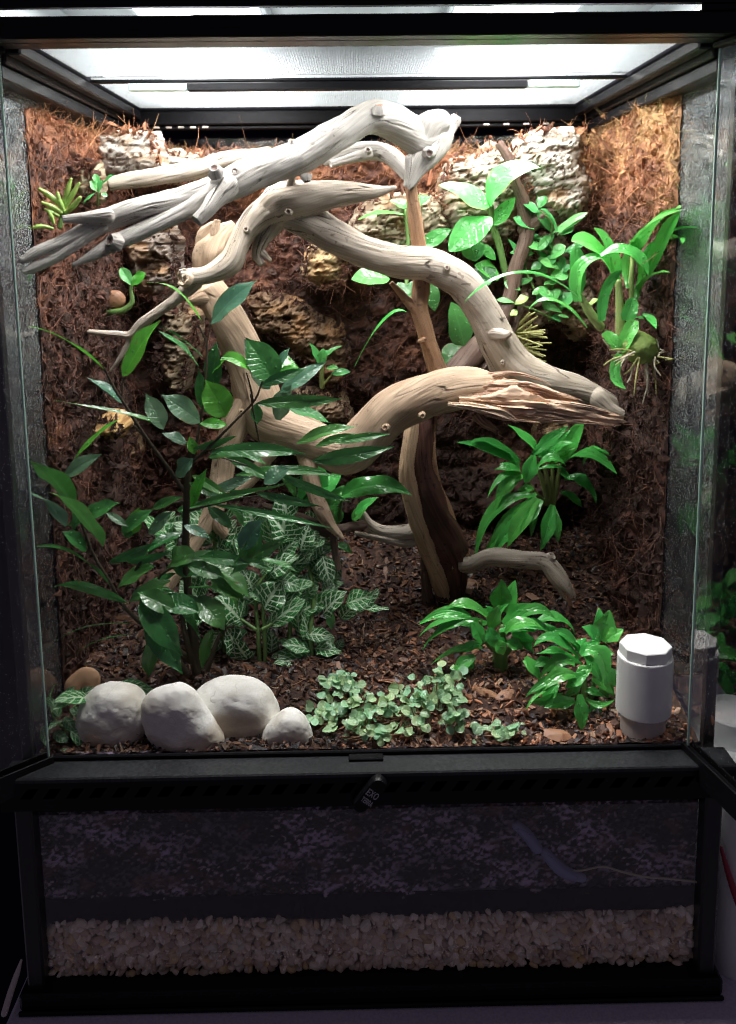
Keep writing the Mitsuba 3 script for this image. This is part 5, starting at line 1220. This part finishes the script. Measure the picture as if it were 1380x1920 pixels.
stem(orc, [[(.2452,.17,.3648,.005),(.2332,.168,.3801,.0049),(.2229,.166,.3968,.0033)], [(.265,.165,.3579,.0049),(.2636,.165,.3827,.0044),(.2631,.17,.4097,.0033)], [(.2784,.172,.3819,.0028),(.2768,.172,.4149,.0027),(.278,.172,.442,.0022)]], 'stem_pale', 'pseudobulb', 9)
mb = trimesh.creation.icosphere(3); mb.apply_scale(np.array([.021, .018, .017]))
mb.vertices *= (1 + .25 * (nfbm(np.array(mb.vertices) * 60, 3, 5)[:, None] - .5)); mb.apply_transform(trimesh.transformations.rotation_matrix(.5, (0, 1, 0))); mb.apply_translation((.2826,.158,.3436))
obj('moss_ball', ply(mb, 'moss', smooth=True), orc)
gr = np.random.default_rng(41)
for i in range(26):
    a = gr.uniform(-.5, PI + .6); s = np.array((.2856,.15,.3402)) + (math.cos(a) * .014, gr.uniform(-.012, .006), -math.sin(a) * .006)
    e = s + np.array((math.cos(a) * .022 + gr.normal(0, .006), gr.normal(-.004, .005), -abs(math.sin(a)) * .034 + gr.normal(0, .006) + (.016 if i % 4 == 0 else 0)))
    e[0] = min(e[0], .299)
    V, F, UV = limb([(*s, .0010), (*((s + e) / 2 + gr.normal(0, .003, 3)), .0010), (*e, .0007)], i + 1, n=6, step=.006, rough=.1)
    obj('root', ply((V, F), 'root_pale' if i % 3 else 'root_yellow', smooth=True), orc)
# --- yellow green tuft
tuf = thing('stalk_tuft', 'tuft of stiff yellow green stalks below the strap leaved orchid', 'plant')
for i in range(46):
    a = gr.uniform(-1.05, .62)
    s = np.array((.1861,.33,.3247)) + (gr.normal(0, .004), gr.normal(0, .004), gr.normal(0, .012))
    l = gr.uniform(.022, .036)
    e = s + np.array((math.cos(a) * l, -.012 + gr.normal(0, .006), -math.sin(a) * l))
    V, F, UV = limb([(*s, .0013), (*e, .0010)], i + 1, n=6, step=.008, rough=.05, e1='broken')
    obj('stalk', ply((V, F), 'root_yellow', smooth=True), tuf)
# --- rosettes
def rosette(name, label, rows, stems, smat='stem_pale', **kw):
    t = thing(name, label, 'plant', None)
    for r in rows: leaf(t, r[:6] + (r[6] * 1.22,) + r[7:], 'leaf_rosette', 'lance', fold=.28, wave=.05, **kw)
    rr = np.random.default_rng(len(rows))
    for r in rows[::2]:
        q = np.array(r[:9]); o = rr.normal(size=3) * (.004, .003, .004) + (0, .008, -.005)
        q[:3] += o; q[3:6] += o + rr.normal(size=3) * .007; q[6] *= rr.uniform(.8, 1.15); q[7] = .12; q[8] += rr.normal() * 20
        leaf(t, q, 'leaf_rosette', 'lance', fold=.28, wave=.05, **kw)
    stem(t, stems, smat)
    return t
rosette('rosette_plant', 'bright green rosette plant hanging on the wall at mid right', [(.1885,.3,.1872,.1238,.274,.2186,.0077,.1,7.7149,.154,.287,.2145),
(.215,.32,.1951,.1752,.3161,.2305,.0085,.05,10.6749),
(.2075,.315,.1937,.2467,.3021,.2312,.0072,.05,11.2948),
(.2463,.335,.1793,.2695,.3166,.2377,.0106,.05,-4.2554),
(.2316,.32,.1868,.2598,.311,.2072,.0046,.1,5.2486,.2413,.3155,.2045),
(.2383,.3,.1838,.2872,.2372,.1893,.009,.1,-9.6509,.2707,.2946,.1978),
(.2768,.335,.1857,.2879,.2606,.2034,.0047,.08,-5.6019),
(.274,.34,.1893,.2875,.3024,.2023,.0033,.08,3.1625),
(.2089,.295,.1816,.2425,.2935,.1841,.0051,.1,-5.7986,.2258,.2942,.1947),
(.2051,.3,.1962,.1957,.3017,.1601,.0084,.08,-3.7044),
(.1921,.315,.1739,.1596,.3125,.175,.0059,.12,7.9748),
(.1915,.315,.1698,.1492,.2971,.1441,.0039,.1,-5.5578,.1671,.306,.168),
(.1972,.31,.1651,.1581,.3034,.1199,.0072,.1,1.8877,.1738,.3067,.161),
(.2082,.315,.1507,.1877,.3138,.148,.0052,.1,-8.7151),
(.2053,.3,.1457,.1351,.3086,.0522,.0084,.1,11.4494,.1576,.3043,.125),
(.1993,.295,.1393,.1459,.31,.048,.0071,.1,10.9551,.1705,.3025,.1084),
(.2085,.29,.1459,.1717,.2883,.085,.0096,.08,3.0048),
(.2148,.295,.1417,.185,.2779,.1084,.0058,.06,-9.7873),
(.2289,.3,.1339,.212,.2829,.0829,.0084,.06,-11.2894),
(.2473,.32,.1609,.2825,.3032,.1341,.0086,.1,-5.4573,.2696,.3116,.1581),
(.2488,.325,.1431,.2737,.3292,.1194,.006,.06,1.0107),
(.2095,.32,.1329,.2045,.3045,.093,.0053,.05,6.0545),
(.2207,.315,.1868,.2262,.312,.2035,.0072,.05,-11.4977),
(.2384,.32,.1732,.2557,.3216,.1555,.0066,.08,-10.2498),
(.2371,.33,.1842,.2518,.3228,.1958,.0066,.05,9.0923)],
 [[(.2314,.335,.1245,.0033),(.2214,.322,.1559,.0033),(.2097,.312,.1838,.002)], [(.2341,.335,.1245,.0033),(.2287,.325,.155,.0033),(.2196,.316,.1826,.002)], [(.2381,.335,.1244,.0033),(.2406,.328,.154,.0033),(.2404,.315,.1798,.002)], [(.2294,.335,.1246,.0033),(.2136,.325,.1416,.0026),(.1979,.314,.1653,.002)], [(.236,.335,.1265,.0033),(.2341,.326,.158,.0026),(.2323,.32,.1827,.002)]])
rosette('rosette_plant', 'dark stemmed rosette plant with arching leaves on the floor, left of the two', [(.1246,.125,.0695,.0799,.1248,.075,.0061,.1,4.1064,.1003,.1249,.0845),
(.1063,.12,.0726,.0527,.1217,.0636,.0055,.1,-4.9523,.0806,.1208,.0773),
(.1068,.115,.0725,.0534,.1165,.0532,.0049,.1,5.7091,.0801,.1157,.0727),
(.1086,.112,.0721,.0614,.1144,.0482,.0049,.1,-11.6947,.0853,.1132,.068),
(.1408,.15,.0671,.1419,.1451,.1023,.0102,.04,-2.9315),
(.1444,.14,.0536,.1734,.1322,.0795,.0101,.05,-6.897),
(.1273,.12,.0595,.1347,.1135,.0876,.0066,.05,7.4993),
(.1555,.13,.0603,.1961,.1277,.0641,.0056,.1,-.1793,.1756,.1288,.0756),
(.1419,.115,.0557,.1817,.1118,.0599,.0071,.1,-9.3752,.159,.1134,.0677),
(.119,.115,.0457,.1045,.1187,.072,.0066,.05,-6.8624),
(.1236,.11,.0641,.1285,.1089,.045,.0071,.1,-1.6932),
(.1172,.118,.0443,.0929,.1217,.0324,.0049,.1,-4.7356),
(.1103,.115,.0319,.0853,.1071,.0188,.006,.08,-7.1029),
(.1192,.12,.038,.0658,.1212,.0197,.0033,.08,-2.0971,.0917,.1206,.0365),
(.1764,.145,.0507,.2203,.1426,.0403,.0062,.1,-8.7205,.2014,.1438,.0592),
(.1513,.125,.0544,.1945,.1287,.046,.0055,.1,-1.7796,.1727,.1269,.0602),
(.1431,.115,.0464,.1593,.1133,.0411,.006,.06,5.6538),
(.149,.118,.053,.1721,.1171,.046,.0055,.08,-4.9676),
(.1313,.11,.0513,.1398,.111,.0345,.006,.06,9.3172),
(.1587,.125,.0467,.1712,.1171,.0326,.0066,.06,-9.7264),
(.1323,.135,.0602,.1174,.1292,.0765,.0061,.05,7.742)],
 [[(.1415,.135,-.0055,.0085),(.1399,.134,.016,.0084),(.1405,.132,.0378,.0061),(.1414,.132,.0555,.0028)], [(.138,.13,.027,.0033),(.1233,.122,.0429,.0022),(.1162,.12,.0672,.0016)], [(.1434,.132,.0229,.0034),(.1537,.128,.0395,.0022),(.1591,.128,.0541,.0017)]], 'stem_green')
rosette('rosette_plant', 'bright green rosette plant on the floor beside the white capped pipe', [(.21,.085,.0402,.1635,.08,.0582,.0069,.1,11.1095,.185,.0825,.0644),
(.2126,.09,.049,.1847,.0911,.0671,.0053,.1,10.5946,.1974,.0906,.0649),
(.2381,.105,.0505,.2463,.1087,.0819,.0098,.04,-3.9727),
(.2345,.1,.053,.2163,.1002,.0692,.0081,.05,-.3096),
(.242,.1,.054,.2583,.0995,.0653,.0065,.05,5.3105),
(.2038,.075,.0408,.171,.0805,.0251,.0058,.1,-3.2443,.187,.0778,.0431),
(.2027,.065,.0315,.15,.0477,.0218,.0047,.1,-4.0897,.1747,.0564,.0349),
(.2008,.062,.0364,.1638,.0502,.0246,.0067,.1,-2.8809,.1823,.0561,.0387),
(.2122,.068,.0575,.2298,.0586,.0255,.0078,.1,7.8617,.2266,.0633,.054),
(.217,.065,.0423,.201,.0624,.0329,.0057,.08,10.2973),
(.2102,.08,.0483,.2282,.0815,.0607,.0063,.05,-2.3964),
(.201,.045,.0256,.2021,.0381,-.0077,.0066,.05,-5.3176),
(.2009,.06,.0108,.1696,.0544,.0073,.0062,.08,1.4888),
(.1862,.07,.0236,.168,.0639,.0037,.0058,.06,-3.1189),
(.2324,.075,.0369,.2469,.0772,.0164,.0068,.05,9.3015),
(.2113,.06,.0128,.2363,.0496,.0169,.0031,.08,3.9052,.224,.0548,.0088),
(.1577,.09,.0421,.1712,.0838,.0223,.0053,.06,-2.5777),
(.219,.065,.0055,.2244,.061,-.0171,.0057,.05,9.7355),
(.219,.09,.0506,.2086,.092,.0583,.0059,.05,.1111),
(.2285,.085,.0472,.2433,.0811,.0488,.0064,.06,10.8777),
(.2198,.07,.0269,.242,.0724,.0111,.0052,.06,-11.9262),
(.1977,.09,.0454,.1736,.09,.0475,.0053,.06,-1.1319),
(.2116,.06,.0394,.1916,.0615,.0235,.0057,.06,-5.4024),
(.1818,.09,.04,.1646,.0835,.035,.0048,.06,-8.517)],
 [[(.2158,.075,-.0153,.0037),(.2141,.075,.0103,.0032),(.2137,.078,.0369,.0021)], [(.2187,.078,-.0142,.0032),(.2238,.08,.0131,.0027),(.2311,.095,.048,.0016)], [(.2135,.075,-.0096,.0032),(.2044,.075,.0161,.0021),(.1998,.075,.0319,.0016)]], 'stem_green')
# --- small plants on the wall
sm = thing('seedling', 'small upright seedling growing on the cork right of the tan trunk', 'plant')
for r in [(-.0525,.36,.3027,-.066,.3484,.3304,.0073,.05,1.9842),
(-.0506,.36,.3027,-.048,.3556,.3227,.0067,.05,2.1861),
(-.047,.36,.312,-.0242,.3587,.3253,.004,.06,-.8455),
(-.0485,.36,.3067,-.0436,.3618,.3198,.0047,.05,-2.911),
(-.0381,.36,.289,-.0148,.3624,.2917,.006,.05,-2.2047),
(-.0447,.362,.2969,-.0293,.3562,.2976,.004,.05,3.4591)]: leaf(sm, r, 'leaf_small', 'ovate')
stem(sm, [[(-.0509,.372,.2716,.0034),(-.0506,.362,.3037,.0027)], [(-.0494,.37,.274,.0013),(-.0382,.362,.2887,.0013)]], 'stem_pale')
fern = thing('moss_fern', 'small bright feathery moss fern on the dark cork', 'plant')
for i in range(9):
    b = np.array((-.1113,.365,.3122)) + (gr.normal(0, .008), gr.normal(0, .004), gr.normal(-.004, .006))
    a = gr.uniform(-.6, 1.6) ; l = gr.uniform(.02, .034)
    d = np.array((math.cos(a * .9) * (1 if i % 3 else -.7), -.45, math.sin(a) * .8)); d /= np.linalg.norm(d)
    V, F, n = [], [], 0
    for t in np.linspace(.1, 1, 16):
        p = b + d * l * t + np.array((0, 0, -.012)) * t * t
        for s in (-1, 1):
            sd = np.cross(d, (0, -.8, .6)) * s; q = sd * l * .34 * math.sin(PI * min(1, t * .8 + .15)) + d * .0025
            w = d * .0012
            V += [p - w, p + q, p + w]; F.append((n, n + 1, n + 2)); n += 3
    obj('frond', ply((np.array(V), np.array(F)), 'leaf_bright' if i % 2 else 'leaf_strap', smooth=True, uv=np.tile([[.2, .3]], (len(V), 1))), fern)
suc = thing('succulent', 'yellow green fleshy finger leaved tuft on the left wall', 'plant')
for c in ([(-.2882,.13,.491,.002),(-.298,.125,.5019,.0028),(-.3085,.12,.5093,.0015)], [(-.2865,.13,.493,.002),(-.2815,.128,.5059,.0028),(-.277,.127,.5168,.0015)], [(-.2851,.13,.491,.0021),(-.2766,.128,.5028,.0028),(-.2696,.127,.5127,.0015)], [(-.2839,.128,.4848,.002),(-.2751,.124,.4917,.0028),(-.268,.122,.499,.002)],
          [(-.2882,.126,.4858,.002),(-.2947,.122,.4908,.0028),(-.3027,.118,.4948,.0015)], [(-.2912,.125,.4828,.002),(-.2961,.122,.4858,.0025),(-.3013,.12,.4888,.0015)], [(-.2937,.115,.4707,.0015),(-.302,.11,.4727,.0023),(-.3123,.105,.4708,.0015)], [(-.2927,.116,.4757,.0015),(-.2937,.114,.4816,.0023),(-.2956,.113,.4866,.0015)], [(-.2858,.128,.4869,.002),(-.2886,.126,.4959,.0025),(-.2901,.126,.5039,.0015)]):
    V, F, UV = limb(c, 3, n=10, step=.003, rough=.04, grain=.02)
    obj('leaf', ply((V, F), 'leaf_succulent', smooth=True, uv=UV), suc)
stem(suc, [[(-.2914,.13,.4723,.0026),(-.2887,.13,.4824,.0026),(-.2872,.13,.49,.0021)]], 'stem_green')
spr = thing('sprout', 'small blue green sprout next to the fleshy leaved tuft', 'plant')
for r in [(-.2656,.18,.514,-.2691,.1794,.5251,.0038,.05,5.727),
(-.2629,.18,.514,-.2484,.1757,.5231,.0038,.05,-4.4386),
(-.2676,.178,.507,-.2725,.1781,.5161,.0038,.05,8.9969),
(-.265,.178,.506,-.2609,.1757,.5185,.0038,.05,-11.6898),
(-.2673,.173,.5058,-.2808,.1748,.4944,.0048,.05,8.7626),
(-.2626,.175,.5053,-.2561,.1743,.502,.0027,.05,-5.7772),
(-.2671,.181,.5114,-.2738,.1776,.5177,.0032,.05,-8.4234)]: leaf(spr, r, 'leaf_small', 'obovate', nv=9)
stem(spr, [[(-.2701,.19,.4942,.0013),(-.2664,.179,.5044,.0011),(-.2645,.18,.5151,.0009)]], 'stem_green')
bul = thing('bulb_plant', 'brown nut-like bulb plant with a thick green stem and two leaves, in the left coir', 'plant')
m = trimesh.creation.icosphere(3); m.apply_scale([.0125, .011, .0112]); m.vertices *= 1 + .12 * (nfbm(np.array(m.vertices) * 120, 2, 3)[:, None] - .5); m.apply_translation((-.2849,.29,.3904))
obj('bulb', ply(m, 'nut_brown', smooth=True), bul)
stem(bul, [[(-.3071,.29,.3778,.0031),(-.2897,.282,.3764,.0037),(-.2721,.278,.379,.0037),(-.2619,.278,.3886,.003),(-.2635,.28,.4012,.0021),(-.262,.28,.4073,.0018)]], 'stem_green', 'stem', 10)
leaf(bul, [(-.2615,.28,.4061,-.2734,.279,.4274,.0067,.05,-2.0178)][0], 'leaf_small', 'obovate'); leaf(bul, [(-.2609,.275,.4063,-.2449,.2769,.4211,.0085,.05,3.9228)][0], 'leaf_bright', 'obovate')
for t_, n_, r_ in ((fig, 3, .0012), (pep, 16, .0012), (orc, 9, .0010), (brd, 6, .0010), (shr, 2, .0008), ('rosette_plant', 4, .0009), ('rosette_plant_001', 4, .0009), ('rosette_plant_002', 4, .0009)):
    wet(t_, n_, 5, r_)
# --- round leaved creeper along the front
def creeper(label, spots, seed, n):
    t = thing('creeping_plant', label, 'plant')
    gg = np.random.default_rng(seed)
    for i in range(n):
        cx, cy, sx, sy, h = spots[gg.integers(len(spots))]
        x, y = cx + gg.normal() * sx * .62, max(.012, cy + gg.normal() * sy * .6)
        z = float(floor_z(np.array(x), np.array(y))) + .004 + h * gg.random() ** .8
        a = gg.uniform(0, 2 * PI); l = gg.uniform(.0045, .0120)
        d = np.array((math.cos(a), math.sin(a), gg.uniform(-.45, .4))); d /= np.linalg.norm(d)
        b = np.array((x, y, z)); e = b + d * l
        e[1] = max(e[1], .008)
        leaf(t, [*b, *e, l * gg.uniform(.40, .52), .06, gg.normal() * 22], 'leaf_round', 'round', fold=.10, cup=gg.uniform(-.1, .25), wave=.06, nu=5, nv=8)
        if i % 2 == 0:
            V, F, UV = limb([(x + gg.normal() * .006, y + .004, float(floor_z(np.array(x), np.array(y))), .0007), (*b, .0006)], i, n=5, step=.01, rough=.05)
            obj('stem', ply((V, F), 'stem_red', smooth=True), t)
    for i in range(n // 14):
        cx, cy, sx, sy, h = spots[gg.integers(len(spots))]; a = gg.uniform(0, 2 * PI)
        c = []
        for q in np.linspace(-1, 1, 4):
            x, y = cx + sx * q * math.cos(a) + gg.normal() * .003, max(.010, cy + sy * q * math.sin(a))
            c.append((x, y, float(floor_z(np.array(x), np.array(y))) + gg.uniform(.002, .3 * h + .003), .0008))
        V, F, UV = limb(c, i, n=6, step=.006, rough=.1)
        obj('runner', ply((V, F), 'stem_red', smooth=True), t)
    return t
p = lambda a, sx, sy, h: (a[0], a[1], sx, sy, h)
creeper('wide low cushion of round mint green leaves right of the smallest white stone', [p((-.0215,.075,-.0021), .022, .022, .016), p((.0045,.055,.0003), .024, .02, .02), p((.03,.05,-.0001), .026, .02, .022), p((.0468,.07,-.0006), .02, .02, .02), p((-.0369,.06,-.0017), .016, .014, .016), p((-.027,.1,.0073), .016, .012, .016), p((.0039,.03,-.0016), .03, .008, .012)], 301, 250)
creeper('upright clump of round mint green leaves at the right end of the creeping cushion', [p((.0783,.07,-.0012), .013, .012, .04), p((.0787,.035,-.0034), .014, .010, .03), p((.074,.08,.0103), .012, .012, .03)], 303, 80)
creeper('tiny tuft of round mint green leaves at the lip left of the rosettes', [p((.121,.024,-.0058), .024, .006, .010)], 305, 20)

# ------------------------------------------------------------------ stones, pipe and other small things
def stone(name, c, r, rot, seed, mat, label, cat_='stone', rough=.14):
    m = trimesh.creation.icosphere(4)
    v = np.array(m.vertices)
    v = np.sign(v) * np.abs(v) ** .86
    v *= 1 + rough * 2 * (nfbm(v * .9 + seed, 2, seed)[:, None] - .5) + .03 * (nfbm(v * 3 + seed, 3, seed + 1)[:, None] - .5)
    m.vertices = v * np.array(r)
    m.apply_transform(trimesh.transformations.euler_matrix(*rot)); m.apply_translation(c)
    tag(obj(name, ply(m, mat, smooth=True)), label, cat_)
def pebble_stone(outl, depth, seed, label):
    Yc, pts = outl; pts = np.array(pts); c = pts.mean(0); L_ = []
    for sc, dy in ((.50, -1), (.80, -.78), (.95, -.42), (1, 0), (.95, .42), (.78, .8), (.5, 1)):
        q = c + (pts - c) * sc
        L_.append(np.stack([q[:, 0], np.full(len(q), Yc + dy * depth), q[:, 1]], 1))
    m = from_manifold(m3.Manifold.hull_points(np.vstack(L_)).refine_to_length(.0028))
    m = trimesh.Trimesh(m.vertices, m.faces, process=True)
    trimesh.smoothing.filter_laplacian(m, lamb=.5, iterations=22)
    v = np.array(m.vertices); ctr = v.mean(0); d = v - ctr
    v = ctr + d * (1.06 + .16 * (nfbm(v * 34 + seed, 2, seed) - .5) + .05 * (nfbm(v * 110 + seed, 3, seed + 1) - .5))[:, None]
    m.vertices = v
    tag(obj('white_stone', ply(m, 'white_stone', smooth=True)), label, 'stone')
pebble_stone((.045,[(-.2693,.0088),(-.2621,.0293),(-.2458,.0419),(-.2246,.0436),(-.2075,.0347),(-.2014,.0128),(-.2056,-.0117),(-.2307,-.0261),(-.2611,-.0232)]), .020, 3, 'smooth white stone at the left end of the front row')
pebble_stone((.03,[(-.2033,.031),(-.1938,.0441),(-.1664,.0483),(-.1558,.0417),(-.1445,.0148),(-.1298,-.0086),(-.1327,-.0194),(-.1892,-.0188),(-.2008,-.0002)]), .015, 7, 'white wedge shaped stone leaning right, in front of the biggest white stone')
pebble_stone((.058,[(-.1648,.0241),(-.1489,.0364),(-.1283,.0404),(-.1029,.0361),(-.0874,.0198),(-.0854,.0004),(-.0983,-.0177),(-.1152,-.0308),(-.1361,-.0349),(-.1562,-.0188)]), .020, 11, 'biggest white stone, rounded, behind the wedge shaped one')
pebble_stone((.034,[(-.0962,-.0085),(-.0836,.0113),(-.0709,.0202),(-.0585,.0162),(-.0498,-.0002),(-.0481,-.0154),(-.0668,-.0183),(-.0894,-.0168)]), .013, 19, 'smallest white stone at the right end of the row')
stone('clay_shard', (-.288,.105,.0086), (.0175, .008, .0185), (-.3, .3, 0), 23, 'terracotta', 'tan clay coloured shard in the front left corner', 'shard', .3)

pipe = thing('capped_pipe', 'white plastic pipe with an eight-sided cap standing at the front right', 'pipe')
pc = np.array((.2588,.033,.032)); px_, py_ = pc[0], pc[1]
z_top = (.257,.033,.0816)[2]
def ngon(n, r, z0, z1, bev, rot=0):
    pts = []
    for i in range(n):
        a = rot + 2 * PI * i / n
        for rr, z in ((r, z0 + bev), (r - bev, z0), (r, z1 - bev), (r - bev, z1)): pts.append((px_ + rr * math.cos(a), py_ + rr * math.sin(a), z))
    return trimesh.convex.convex_hull(np.array(pts))
z1 = z_top; z2 = z1 - .0105; z3 = z2 - .0560; 
obj('cap', ply(ngon(8, .0238, z2, z1, .0008, PI / 8 + .12), 'white_plastic', smooth=20), pipe)
def ring(r, z0, z1, b=.001, n=72):
    prof = [(0, z1), (r - b * 1.8, z1), (r - b * .5, z1 - b * .4), (r, z1 - b * 1.5), (r, z0 + b), (r - b, z0), (0, z0)]
    m = trimesh.creation.revolve(np.array(prof)[::-1], sections=n); m.apply_translation((px_, py_, 0)); return m
obj('sleeve', ply(ring(.0254, z3, z2, .0012), 'white_plastic', smooth=30), pipe)
obj('tube', ply(ring(.0205, -.02, z3), 'grey_plastic', smooth=30), pipe)

can = thing('canister', 'tall white canister with a teal lower band standing outside the right pane', 'canister')
cx, cy = .392, .135
def rev(prof, n=64):
    m = trimesh.creation.revolve(np.array(prof, float), sections=n); m.apply_translation((cx, cy, 0)); return m
obj('lid', ply(rev([(0, -.0735), (.034, -.0735), (.034, -.046), (.0325, -.0440), (0, -.0440)]), 'canister_white', smooth=30), can)
obj('body', ply(rev([(0, -.20), (.052, -.20), (.052, -.082), (.0495, -.0765), (.044, -.0738), (0, -.0738)]), 'canister_white', smooth=30), can)
obj('band', ply(rev([(0, ZT), (.0522, ZT), (.0522, -.2002), (0, -.2002)]), 'canister_teal', smooth=30), can)
can2 = thing('lotion_bottle', 'pale grey bottle standing in front of the white canister at the right edge', 'bottle')
V = (.3543,.02,-.038)
cx, cy = V[0], V[1]
obj('body', ply(rev([(0, ZT), (.022, ZT), (.023, ZT + .004), (.023, -.062), (.016, -.052), (0, -.050)]), 'canister_white', smooth=30), can2)
def cable(name, c, mat, label):
    V, F, UV = limb(c, 5, n=12, step=.008, rough=.02, grain=.0)
    k = thing(name, label, 'cable'); scene[k] = ply((V, F), mat, smooth=True)
cable('cable', [(.334,.02,-.2127,.0026),(.3375,.018,-.2272,.0031),(.3423,.012,-.2481,.0031),(.347,.008,-.2708,.0031),(.3508,0,-.2894,.0031)], 'pink_rubber', 'thick pink cable at the lower right edge')
cable('cable', [(.3253,0,-.1054,.0015),(.3312,0,-.1247,.0025),(.3384,0,-.1469,.003),(.3477,0,-.1722,.003)], 'red_rubber', 'dark red cable beside the right corner post')
cable('cable', [(-.3243,-.01,-.1973,.001),(-.3283,-.012,-.2093,.0025),(-.3321,-.02,-.2212,.0029),(-.335,-.03,-.2336,.0029)], 'grey_plastic', 'short pale cord at the lower left corner')
hose = thing('hose', 'lilac grey hose stub pressed against the pane in the lower soil', 'hose')
for c in ([(.1345,.0015,-.0794,.0044),(.143,.0012,-.0869,.0054),(.1536,.001,-.1022,.0054)], [(.1616,.0012,-.1069,.0045),(.1708,.001,-.119,.006),(.1819,.001,-.1281,.006),(.1966,.003,-.1349,.0045)]):
    V, F, UV = limb(c, 5, n=14, step=.004, rough=.12, grain=.1); obj('segment', ply((V, F), 'lilac_plastic', smooth=True), hose)
V, F, UV = limb([(.1783,.0005,-.1254,.0008),(.1957,.0004,-.1257,.001),(.2155,.0004,-.1223,.001),(.2331,.0004,-.1277,.0011),(.2558,.0004,-.1337,.001),(.2809,.0004,-.1365,.0011),(.3102,.0004,-.141,.001)], 5, n=7, step=.004)
k = thing('root', 'thin pale root running along the pane in the lower soil', 'root'); scene[k] = ply((V, F), 'root_pale', smooth=True)
